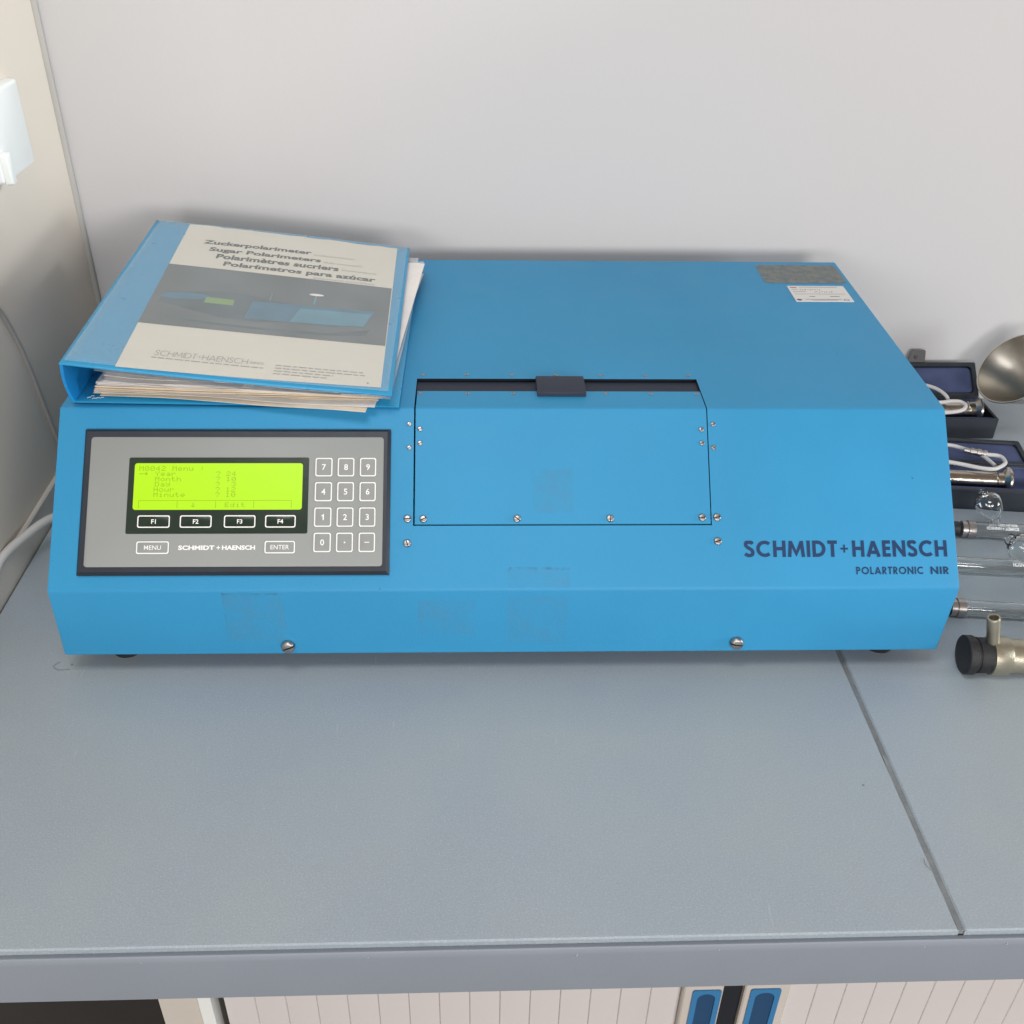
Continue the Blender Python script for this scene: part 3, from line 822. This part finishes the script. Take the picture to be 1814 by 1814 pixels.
# =================================================================== BINDER ON THE INSTRUMENT
bn = tag(empty('ring_binder', (0, 0, 0)), 'blue ring binder with overfull papers lying on the left end of the instrument', 'binder')
def topz(y): return .1994 + (y - .1091) * .0193
TL_ = Vector((-.3601, .4175, .2576)); TR_ = Vector((-.0962, .4175, .2287)); BR_ = Vector((-.0961, .0975, .2184)); BL_ = Vector((-.3601, .0975, .2473))
def slab(c, th, name, m, nx=14, ny=14, warp=None, r=.0008):
    """thick sheet over the bilinear patch c = BL, BR, TR, TL, growing downward"""
    mb = MB()
    nz = (c[1]-c[0]).cross(c[3]-c[0]).normalized()
    def P(u, v, d):
        p = c[0].lerp(c[1], u).lerp(c[3].lerp(c[2], u), v)
        w_ = warp(u, v) if warp else 0
        return p + nz * (w_ - d)
    def grid(d, flip, e):
        o = len(mb.v)
        U = lambda i, n_: min(max(i / n_, e), 1 - e)
        mb.v += [P(U(i, nx), U(j, ny), d) for j in range(ny+1) for i in range(nx+1)]
        for j in range(ny):
            for i in range(nx):
                f = [o + j*(nx+1)+i, o + j*(nx+1)+i+1, o + (j+1)*(nx+1)+i+1, o + (j+1)*(nx+1)+i]
                mb.f.append(f[::-1] if flip else f); mb.m.append(0)
        bd = [o+i for i in range(nx+1)] + [o+(j+1)*(nx+1)+nx for j in range(ny)] + [o+ny*(nx+1)+i for i in range(nx-1, -1, -1)] + [o+j*(nx+1) for j in range(ny-1, 0, -1)]
        return bd
    a = grid(0, False, .003); b = grid(th, True, .003)
    o = len(mb.v)
    def edge(d):
        pts = [P(i/nx, 0, d) for i in range(nx+1)] + [P(1, (j+1)/ny, d) for j in range(ny)] + [P(i/nx, 1, d) for i in range(nx-1, -1, -1)] + [P(0, j/ny, d) for j in range(ny-1, 0, -1)]
        s = len(mb.v); mb.v += pts; return list(range(s, s + len(pts)))
    e1 = edge(r); e2 = edge(th - r)
    L = len(a)
    for x_, y_ in ((a, e1), (e1, e2), (e2, b)):
        for i in range(L):
            j = (i+1) % L; mb.f.append([x_[i], y_[i], y_[j], x_[j]]); mb.m.append(0)
    return mb.build(name, m, bn, angle=50)
def cw(u, v): return -.0016 * sin(pi * u) * (1 - v) ** 2 + .0012 * sin(pi * u) * v
cover = slab([BL_, BR_, TR_, TL_], .0026, 'front_cover', 'binder', 20, 20, cw)
CB = [Vector((-.3650, .1165, topz(.1165)+.0035)), Vector((-.0916, .1062, .2034)), Vector((-.0872, .4285, topz(.4285)+.0036)), Vector((-.3650, .4380, topz(.438)+.0036))]
slab(CB, .0026, 'back_cover', 'binder', 10, 10)
# spine: curved strip from the back cover to the front cover
mb = MB(); rg = []
for j in range(13):
    v = j / 12
    lo = (CB[0].lerp(CB[3], v)) + Vector((.0006, 0, -.0013)); hi = BL_.lerp(TL_, v) + Vector((.0006, 0, -.0013))
    ring = []
    pts = []
    for i in range(9):
        t = i / 8; p = lo.lerp(hi, t); p = p + Vector((-.0018 * sin(pi * t) ** .7, -.0015*sin(pi*t)*(1-v), 0)); pts.append(p)
    inner = [p + Vector((.0024, 0, 0)) for p in pts]
    rg.append(pts + inner[::-1])
mb.rings(rg).build('spine', 'spine', bn, angle=50)

# insert, pocket and print on the front cover: frame at the front left corner of the cover
BT = frame(BL_, TR_ - TL_, TL_ - BL_)
def onc(x, y, h):
    """point h above the warped cover surface"""
    u = x / .2655; v = y / .320
    return (x, y, h + cw(min(max(u, 0), 1), min(max(v, 0), 1)))
def cgrid(mb, quad, h, mi=0, nx=12, ny=12, rag=0):
    q = [Vector(p) for p in quad]; o = len(mb.v)
    for j in range(ny+1):
        for i in range(nx+1):
            p = q[0].lerp(q[1], i/nx).lerp(q[3].lerp(q[2], i/nx), j/ny)
            if rag and j == ny: p = p + Vector((0, random.uniform(-rag, rag)))
            mb.v.append(Vector(onc(p.x, p.y, h)))
    for j in range(ny):
        for i in range(nx):
            a = o + j*(nx+1) + i; mb.f.append([a, a+1, a+nx+2, a+nx+1]); mb.m.append(mi)
mb = MB()
cgrid(mb, [(.0428, .0030), (.2556, .0095), (.2515, .3120), (.0345, .3165)], .00035, nx=24, ny=24, rag=.0012)
insert = mb.build('insert_sheet', 'insert', bn, T=BT)
mb = MB()
cgrid(mb, [(.0405, .0830), (.2540, .0848), (.2520, .2088), (.0372, .2115)], .00050, 0, 14, 10)
def cpoly(pts, h, mi):
    o = len(mb.v); mb.v += [Vector(onc(x, y, h)) for x, y in pts]; mb.f.append([o+i for i in range(len(pts))]); mb.m.append(mi)
def cstrip(pa, pb, h, mi, n=10):
    """strip between two polylines of equal length"""
    o = len(mb.v); k = len(pa)
    mb.v += [Vector(onc(x, y, h)) for x, y in pa] + [Vector(onc(x, y, h)) for x, y in pb]
    for i in range(k-1): mb.f.append([o+i, o+i+1, o+k+i+1, o+k+i]); mb.m.append(mi)
# the printed picture: a long pale blue case, a dark left part with a small green display
cstrip([(.046, .128), (.075, .118), (.105, .108), (.135, .106), (.160, .110)], [(.050, .150), (.080, .158), (.105, .162), (.130, .158), (.160, .150)], .00062, 3)
cstrip([(.046, .138), (.060, .137), (.074, .138), (.088, .143)], [(.050, .148), (.064, .150), (.078, .151), (.090, .149)], .00068, 1)
cstrip([(.126, .112), (.165, .112), (.205, .113), (.2325, .117)], [(.128, .147), (.165, .149), (.205, .150), (.2400, .152)], .00068, 1)
cpoly([(.166, .1125), (.232, .1175), (.237, .1445), (.172, .1425)], .00074, 2)
cpoly([(.0858, .1345), (.1120, .1340), (.1115, .1455), (.0862, .1460)], .00074, 4)
cpoly(arc(.1830, .1745, .0070, .0024, 0, 345, 14), .00074, 5)
cpoly([(.1818, .154), (.1838, .154), (.1836, .174), (.1822, .174)], .00070, 2)
cpoly([(.1420, .152), (.1430, .152), (.1428, .168), (.1422, .168)], .00070, 2)
cstrip([(.060, .098), (.10, .093), (.15, .092), (.20, .093), (.235, .100)], [(.060, .101), (.10, .097), (.15, .096), (.20, .098), (.238, .112)], .00066, 3)
mb.build('printed_picture', ['photo', 'photo_blue', 'photo_blue2', 'photo_dark', 'photo_green', 'paper'], insert, smooth=False)
mb = MB()
def ctext(body, x0, y0, x1, y1, bold, mi, stroke=None):
    t = MB()
    if stroke: stroke_fit(t, body, stroke, (x0, y0, x1, y1), 0, gap=.10)
    else: fit(t, font_geo(body, bold), (x0, y0, x1, y1), 0)
    mb.add([onc(p.x, p.y, .00055 + p.z) for p in t.v], t.f, mi)
ctext('Zuckerpolarimeter', .0575, .2660, .1660, .2785, .035, 0)
ctext('Sugar Polarimeters', .0665, .2490, .1775, .2615, .035, 0)
ctext('Polarimètres sucriers', .0765, .2350, .1970, .2465, .035, 0)
ctext('Polarímetros para azúcar', .0865, .2160, .2350, .2295, .035, 0)
for body, a, b, c_, d in (('(vollautomatisch)', .1690, .2665, .2100, .2712), ('(fully automatic)', .1805, .2505, .2190, .2552),
                         ('(automatiques)', .2000, .2365, .2345, .2410), ('(polarímetros automáticos)', .1750, .2108, .2345, .2148)):
    ctext(body, a, b, c_, d, 0.0, 1)
mb.build('title_lettering', ['ink', 'ink_pale'], insert, smooth=False); mb = MB()
ctext('SCHMIDT+HAENSCH', .0670, .0285, .1430, .0375, 0, 1, stroke=.085)
ctext('GmbH & Co', .1450, .0305, .1560, .0345, 0, 1)
for y_, xa, xb in ((.0240, .0660, .1570), (.0310, .1660, .2390), (.0262, .1665, .2420), (.0214, .1660, .2150), (.0168, .1660, .2100)):
    xx = xa
    while xx < xb:
        wl = random.uniform(.003, .008); cpoly([(xx, y_), (min(xx+wl, xb), y_), (min(xx+wl, xb), y_+.0013), (xx, y_+.0013)], .00056, 1); xx += wl + .0013
ctext('4', .2435, .0135, .2450, .0165, 0.02, 0)
mb.build('footer_lettering', ['ink', 'ink_pale'], insert, smooth=False)
mb = MB(); cgrid(mb, [(.0035, .0030), (.2620, .0030), (.2620, .3170), (.0035, .3170)], .0012, nx=20, ny=20)
mb.build('clear_pocket', 'sleeve', bn, T=BT)

# papers: sheets splayed between the covers
def sheet(mb, x, y, rot, wd, ln, zl, zr, zs, th, mi=0, droop=0.0, wav=0.0):
    T = Matrix.Translation((x, y, 0)) @ Matrix.Rotation(rot, 4, 'Z'); nx, ny = 10, 6; o = len(mb.v)
    for d in (0, th):
        for j in range(ny+1):
            for i in range(nx+1):
                u, v = i/nx, j/ny
                z = zl + (zr-zl)*min(1, u*1.15)**.8 + zs*v + wav*sin(3*u*pi + x*900)*(1-v) - droop*max(0, u-.5)*max(0, .3-v)*6 + d
                mb.v.append(T @ Vector((u*wd, v*ln, z)))
    K_ = (nx+1)*(ny+1)
    for j in range(ny):
        for i in range(nx):
            a = o+j*(nx+1)+i
            mb.f.append([a+K_, a+1+K_, a+nx+2+K_, a+nx+1+K_]); mb.m.append(mi)
            mb.f.append([a, a+nx+1, a+nx+2, a+1]); mb.m.append(mi)
    bd = [o+i for i in range(nx+1)] + [o+(j+1)*(nx+1)+nx for j in range(ny)] + [o+ny*(nx+1)+i for i in range(nx-1, -1, -1)] + [o+j*(nx+1) for j in range(ny-1, 0, -1)]
    for k_ in range(len(bd)):
        a, b = bd[k_], bd[(k_+1) % len(bd)]
        mb.f.append([a, b, b+K_, a+K_]); mb.m.append(mi)
mb = MB(); NS = 30
for i in range(NS):
    u = i / (NS - 1)
    rot = radians(-3.6 + random.uniform(-.6, .6) + (1.0 if u > .6 else 0) * random.random())
    xx = -.3490 + random.uniform(-.0010, .0014) + .005 * u; yy = .1265 + random.uniform(-.0018, .0018) - .002 * u
    sheet(mb, xx, yy, rot, .2400 + random.uniform(-.003, .002), .292, .2054 + .0115 * u, .2060 + .0070 * u, .0062, .00032,
          mi=(1 if u < .7 and random.random() < .8 else 0), wav=.0003)
o = mb.build('page_stack', ['paper', 'paper_cream'], bn, smooth=False); o['kind'] = 'stuff'
# single sheets one can pick out: slipped forward over the edge and fanned out at the rear right
for x, y, rt, wd, ln, zl, zr, zs, dr, m_ in (
        (-.3430, .1215, -7.0, .2260, .275, .2056, .2058, .0062, .003, 'paper_cream'),
        (-.3440, .1240, -6.2, .2340, .285, .2075, .2068, .0062, .002, 'paper'),
        (-.3400, .1220, -3.6, .2385, .286, .2170, .2120, .0075, 0, 'paper'),
        (-.3380, .1220, -4.1, .2350, .286, .2195, .2135, .0080, 0, 'paper'),
        (-.3380, .1260, -4.5, .2375, .280, .2225, .2142, .0082, 0, 'paper')):
    mb = MB(); sheet(mb, x, y, radians(rt), wd, ln, zl, zr, zs, .0003, droop=dr, wav=random.uniform(.0004, .0016))
    mb.build('loose_sheet', m_, bn, smooth=False)
for x, y, rt, zl, zr in ((-.3420, .1180, -3.4, .2300, .2110), (-.3440, .1200, -2.6, .2340, .2130)):
    mb = MB(); sheet(mb, x, y, radians(rt), .2440, .300, zl, zr, .0075, .0002, wav=.0012)
    mb.build('plastic_pocket', 'clear', bn, smooth=False)
# bits of lint by the spine
mb = MB()
for k_ in range(5):
    a = Vector((-.3560 + random.uniform(0, .014), .1185 + random.uniform(-.001, .004), .2040))
    mb.tube([a, a + Vector((.0012, -.0006, .0010)), a + Vector((.0018, .0007, .0004)), a + Vector((.0030, -.0003, .0008))], .0003, 5, sub=2)
mb.build('torn_fluff', 'fluff', bn)

# =================================================================== CABLES ON THE LEFT
mb = MB().tube([(-.4700, .05, .022), (-.4690, .10, .029), (-.4685, .1296, .0335), (-.4600, .1615, .0335), (-.4459, .1922, .0330), (-.4200, .235, .020), (-.39, .28, .006), (-.36, .33, .0045)], .0041, 12)
tag(mb.build('power_cable', 'cable_white'), 'thick pale cable crossing the cream rail at the left of the instrument', 'cable')
mb = MB().tube([(-.4700, .205, .285), (-.4700, .2514, .229), (-.4700, .2720, .188), (-.4700, .2846, .146), (-.4700, .2950, .0950), (-.4690, .3050, .0500), (-.4620, .32, .012), (-.43, .34, .004), (-.38, .36, .003)], .0023, 8)
tag(mb.build('thin_cable', 'cable_grey'), 'thin grey cable hanging down the shaded left wall', 'cable')

# =================================================================== CASES AT THE RIGHT
RZ = radians(-6.0)
def open_case(name, loc, rz, x0, x1, depth, h, lid_depth, lid_h, lid_angle, label, latch_x):
    root = tag(empty(name, loc, rz), label, 'instrument case', 'open cases with steel tubes')
    t = .0040
    # tray: outer shell with raised rim
    mb = MB()
    outer = lambda i: rr(x0+i, i, x1-i, depth-i, .002, 3)
    inner = lambda i: rr(x0+t-i, t-i, x1-t+i, depth-t+i, .0015, 3)
    mb.rings([[(x, y, z) for x, y in P] for P, z in ((outer(.0006), .0002), (outer(0), .001), (outer(0), h-.0008), (outer(.0008), h), (inner(.0006), h), (inner(0), h-.0008))], False)
    mb.add([(x, y, .0002) for x, y in outer(.0006)], [tuple(reversed(range(len(outer(0)))))])
    mb.build('tray', 'case', root)
    # padded lining with a trough for the tube
    mb = MB(); rg = []; cy = depth * .5
    sec = [(t, h-.0010), (t+.0005, h-.0030), (cy-.015, h-.0045), (cy-.0125, h-.0060)] + [(cy + .0118*cos(a), h-.0065 + .0110*sin(a)) for a in [pi + pi*i/10 for i in range(11)]] + [(cy+.0125, h-.0060), (cy+.015, h-.0045), (depth-t-.0005, h-.0030), (depth-t, h-.0010)]
    rg = [[(x, y, z) for y, z in sec] for x in (x0+t, x1-t)]
    mb.rings(rg, False, closed=False)
    mb.build('lining', 'velvet', root)
    # lid
    L = Matrix.Translation((0, depth + .0006, h - .0005)) @ Matrix.Rotation(lid_angle, 4, 'X')
    mb = MB()
    o2 = lambda i: rr(x0+i, .0005+i, x1-i, lid_depth-i, .002, 3); i2 = lambda i: rr(x0+.006-i, .006-i, x1-.006+i, lid_depth-.006+i, .004, 3)
    mb.rings([[(x, y, z) for x, y in P] for P, z in ((o2(.0006), -lid_h), (o2(0), -lid_h+.001), (o2(0), -.0008), (o2(.0008), 0), (i2(.0006), 0), (i2(0), -.001), (i2(0), -.004))], False)
    mb.add([(x, y, -lid_h) for x, y in o2(.0006)], [tuple(reversed(range(len(o2(0)))))])
    lid = mb.build('lid', 'case', root, T=L)
    rg = [[(x, y, z) for x, y in rr(x0+.0062+i, .0062+i, x1-.0062-i, lid_depth-.0062-i, .006+.0, 4)] for i, z in ((0, -.006), (0, -.0030), (.002, -.0016), (.006, -.0012))]
    MB().rings(rg).build('lid_padding', 'velvet', lid)
    # hinge bar
    MB().tube([(x0+.004, depth+.0008, h-.0002), (x1-.004, depth+.0008, h-.0002)], .0016, 8, sub=1).build('hinge', 'case', root)
    # hook latch on the lid's free edge
    if latch_x is not None:
        mb = MB()
        prof_ = [(-.0065, 0), (.0065, 0), (.0060, .0085), (.0052, .0095), (-.0030, .0095), (-.0045, .0085)]
        mb.prism(prof_, -.0006, .0006)
        mb.lathe([(.0004, .0014), (.0014, .0012), (.0018, .0006)], 10, T=Matrix.Translation((-.001, .0045, 0)))
        mb.build('latch', 'latch', lid, T=Matrix.Translation((latch_x, lid_depth + .0004, -.003)) @ Matrix.Rotation(radians(35), 4, 'X') @ Matrix.Scale(1.7, 4))
    return root, depth * .5, h
def steel_tube(loc, rz, x0, x1, r, label, cables, flange):
    root = tag(empty('steel_tube', loc, rz), label, 'measuring tube', 'steel measuring tubes in their cases')
    X = Matrix.Rotation(pi/2, 4, 'Y')     # local z -> x
    MB().lathe([(x0, r), (x1, r)], 32, T=X).build('barrel', 'tube_steel', root)
    MB().lathe([(x1, r*1.06), (x1+.0006, r*1.10), (x1+.0012, r*.93), (x1+.0018, r*.90), (x1+.0024, r*1.02), (x1+.0085, r*1.00), (x1+.0110, r*flange*.80), (x1+.0128, r*flange*.98), (x1+.0145, r*flange), (x1+.0155, r*flange*.96), (x1+.0162, r*flange*.8), (x1+.0162, r*.5)], 32, T=X).build('end_cap', 'tube_steel', root)
    inv = (Matrix.Translation(loc) @ Matrix.Rotation(rz, 4, 'Z')).inverted()
    for pts, rc, sub_ in cables:
        MB().tube([inv @ Vector(p) for p in pts], rc, 10, sub=sub_).build('lead', 'cable_white', root)
    return root, inv
# rear case: lid stands up against the wall
r1, cy1, h1 = open_case('open_case', (.600, .4012, 0), 0.0, -.2100, 0.0, .058, .0268, .046, .010, radians(43),
    'black case standing open against the wall, nearest the back', -.0745)
steel_tube((.600, .4012 + .029, .0245), 0.0, -.200, -.0290, .0098, 'short steel tube in the open case nearest the wall',
    [([(.490, .462, .040), (.510, .460, .044), (.5258, .4545, .045), (.5365, .4433, .045), (.5422, .431, .043), (.5440, .4250, .039)], .0022, 6),
     ([(.490, .4168, .0400), (.5303, .4175, .0410), (.5445, .4198, .0415), (.5560, .4190, .0410), (.5590, .4110, .0400), (.5530, .4035, .0385), (.5400, .4000, .0375), (.5200, .3995, .0365), (.49, .4005, .0350)], .0023, 6)], 1.60)
# front case: lid lies open flat behind it
r2, cy2, h2 = open_case('open_case', (.5654, .2417, 0), RZ, -.180, .022, .058, .0255, .050, .012, radians(4),
    'black case with its lid laid flat open, in front of the rear case', None)
steel_tube((.5654 + .0030, .2417 + .0290, .0215), RZ, -.165, -.0290, .0092, 'long steel tube with cable lying in the front open case',
    [([(.470, .3330, .034), (.5073, .3285, .034), (.522, .3203, .034), (.5347, .3092, .034), (.5391, .297, .034), (.5418, .2828, .034)], .0021, 6),
     ([(.470, .2950, .036), (.4928, .2881, .036), (.5073, .2821, .036), (.523, .2749, .036), (.5346, .2731, .036), (.542, .276, .036), (.5513, .2829, .036), (.5548, .2888, .036), (.5549, .2984, .036), (.5502, .3021, .036), (.5415, .3039, .036), (.534, .308, .036)], .0022, 6)], 1.65)
sr = bpy.data.objects['steel_tube.001']
inv = (Matrix.Translation((.5684, .2707, .0215)) @ Matrix.Rotation(RZ, 4, 'Z')).inverted()
a = Vector((.5415, .3045, .036)); b = Vector((.5190, .3140, .036)); d = (b - a).normalized()
Tq = inv @ Matrix.Translation(a) @ d.to_track_quat('Z', 'Y').to_matrix().to_4x4()
MB().lathe([(0, .0030), (.0012, .0042), (.004, .0042), (.0044, .0034), (.0065, .0034), (.0068, .0044), (.0105, .0044), (.0110, .0036), (.0150, .0036), (.0152, .0042), (.0175, .0042), (.018, .003), (.024, .003)], 14, T=Tq).build('connector', 'steel', sr)

# small bright studs in the flat lid
stud = None
for x_, y_ in ((.4905, .3290), (.4960, .3045), (.5010, .3020), (.5055, .3000)):
    if stud is None:
        stud = MB().lathe([(0, .0011), (.0008, .0009), (.0011, .0004)], 8).build('stud', 'steel', r2); o = stud
    else:
        o = stud.copy(); COL.objects.link(o); o.parent = r2
    o.matrix_basis = (Matrix.Translation((.5654, .2417, 0)) @ Matrix.Rotation(RZ, 4, 'Z')).inverted() @ Matrix.Translation((x_, y_, .0245))

# =================================================================== GLASS TUBES
X = Matrix.Rotation(pi/2, 4, 'Y')
def glass_tube(loc, rz, ln, cap, bulb, label, txt=None, r=.0080):
    root = tag(empty('glass_tube', loc, rz), label, 'glass tube', 'glass polarimeter tubes')
    ri = r - .0010
    # wall of the tube: outer and inner surface closed at both ends
    n = 40; rings = [[(rad_*cos(2*pi*i/n), rad_*sin(2*pi*i/n), z) for i in range(n)] for z, rad_ in ((0, ri), (0, r), (ln, r), (ln, ri))]
    mb = MB(); mb.rings(rings + [rings[0]], False, T=X)
    mb.build('tube_wall', 'glass', root)
    if cap:
        MB().lathe([(-.0125, r*.9), (-.0120, r*1.08), (-.0075, r*1.08), (-.0072, r*.98), (-.0064, r*.98), (-.0060, r*1.12), (.0010, r*1.12), (.0015, r*1.02), (.0015, r*.99)], 36, T=X).build('end_ring', 'steel', root)
        MB().lathe([(-.0290, r*.80), (-.0280, r*.95), (-.0150, r*.95), (-.0140, r*.85), (-.0120, r*.8)], 32, T=X).build('end_knob', 'knurl', root)
    MB().lathe([(ln - .001, r*1.02), (ln, r*1.14), (ln+.012, r*1.14), (ln+.013, r*.9)], 30, T=X).build('end_ring', 'steel', root)
    if bulb:
        bx, dirv, sc_ = bulb
        q = Vector(dirv).to_track_quat('Z', 'Y').to_matrix().to_4x4()
        T = Matrix.Translation((bx, 0, r * .9)) @ q
        outp = [(0, .0030), (.003, .0032), (.006, .0052), (.009, .0046), (.012, .0068), (.016, .0105), (.022, .0135), (.030, .0148), (.036, .0142), (.040, .0118), (.0425, .0080), (.0435, .0045), (.0450, .0036), (.0470, .0052), (.0485, .0064), (.0500, .0058)]
        inn = [(.0495, .0050), (.0475, .0042), (.0450, .0026), (.0435, .0035), (.0420, .0068), (.0392, .0106), (.036, .0130), (.030, .0136), (.022, .0123), (.016, .0093), (.012, .0056), (.009, .0034), (.006, .0036), (.003, .0020), (0, .0018)]
        P = [(z*sc_, r_*sc_) for z, r_ in outp + inn]
        mb = MB(); n = 36
        rg = [[(r_*cos(2*pi*i/n), r_*sin(2*pi*i/n), z) for i in range(n)] for z, r_ in P]
        mb.rings(rg + [rg[0]], False, T=T); mb.build('filling_bulb', 'glass', root, angle=80)
    if txt:
        for body, xa, xb, a0, a1 in txt:
            t = MB(); fit(t, font_geo(body, .04), (xa, 0, xb, 1), 0, rot=True)
            mb = MB()
            mb.add([(p.x, -(r+.0003)*sin(radians(a0 + (a1-a0)*(1-p.y)) ), (r+.0003)*cos(radians(a0 + (a1-a0)*(1-p.y)))) for p in t.v], t.f)
            mb.build('etched_lettering', 'etch', root, smooth=False)
    return root
glass_tube((.4880, .1975, .0092), RZ, .20, True, (.0235, (-.50, .10, .80), .88), 'glass tube with lettering and filling bulb, nearest the open cases',
           [('BERLIN GERMANY', .0140, .0430, -6, 22), ('SCHMIDT + HAENSCH', .0115, .0440, 28, 52)])
glass_tube((.4150, .1410, .0092), RZ, .27, False, (.1160, (-.84, -.02, .54), 1.0), 'glass tube with filling bulb, middle one of three',
           [('SCHMIDT + HAENSCH', .0840, .1250, 20, 48)])
glass_tube((.4270, .0710, .0084), RZ, .22, True, None, 'plain glass tube with short metal end ring, nearest the front', None, .0078)

# =================================================================== NICKEL TUBE WITH SPOUT
root = tag(empty('nickel_tube', (.3945, -.0034, .0172), radians(-3.2)), 'dull nickel tube with black knurled cap and upright spout on the worktop', 'metal tube')
MB().lathe([(0, .0135), (.0004, .0165), (.0012, .0172), (.0080, .0172), (.0086, .0166)], 48, T=X).build('knurled_cap', 'knurl', root)
MB().lathe([(.0086, .0150), (.0110, .0150), (.0112, .0158), (.0118, .0158), (.0120, .0150), (.0130, .0156), (.0225, .0156)], 40, T=X).build('cap_neck', 'knurl', root)
MB().lathe([(.0222, .0158), (.0225, .0170), (.0370, .0170), (.0376, .0166), (.0376, .0150), (.26, .0150), (.26, .001)], 48, T=X).build('barrel', 'nickel', root)
MB().lathe([(.0090, .0062), (.0150, .0057), (.0300, .0054), (.0304, .0058), (.0420, .0056), (.0428, .0050), (.0428, .0040), (.035, .0038)], 24,
           T=Matrix.Translation((.0265, .001, 0)) @ Matrix.Rotation(radians(-14), 4, 'Y')).build('spout', 'nickel', root)

# =================================================================== FUNNEL
Cf = Vector((.6110, .4190, .0850)); Ap = Vector((.6700, .4320, .0330)); ax = (Ap - Cf).normalized(); H = (Ap - Cf).length
q = ax.to_track_quat('Z', 'Y').to_matrix().to_4x4()
root = tag(empty('metal_funnel', Cf), 'polished metal funnel leaning at the right behind the open cases', 'funnel')
R_ = .0465
prof_ = [(-.0006, R_+.0010), (-.0014, R_+.0003), (-.0010, R_-.0008), (.0004, R_-.0010), (H*.3, R_*.72-.0006), (H*.6, R_*.43-.0006), (H*.92, .0055), (H*1.0, .0042), (H*1.0, .0050), (H*.92, .0064), (H*.6, R_*.43+.0006), (H*.3, R_*.72+.0006), (.0006, R_), (-.0002, R_+.0012)]
n = 64
rg = [[(r_*cos(2*pi*i/n), r_*sin(2*pi*i/n), z) for i in range(n)] for z, r_ in prof_]
MB().rings(rg + [rg[0]], False, T=q).build('cone', 'funnel', root, angle=60)
MB().lathe([(H*.97, .0052), (H+.024, .0040), (H+.024, .0034), (H*.97, .0042)], 24, T=q, caps=False).build('stem', 'funnel', root)
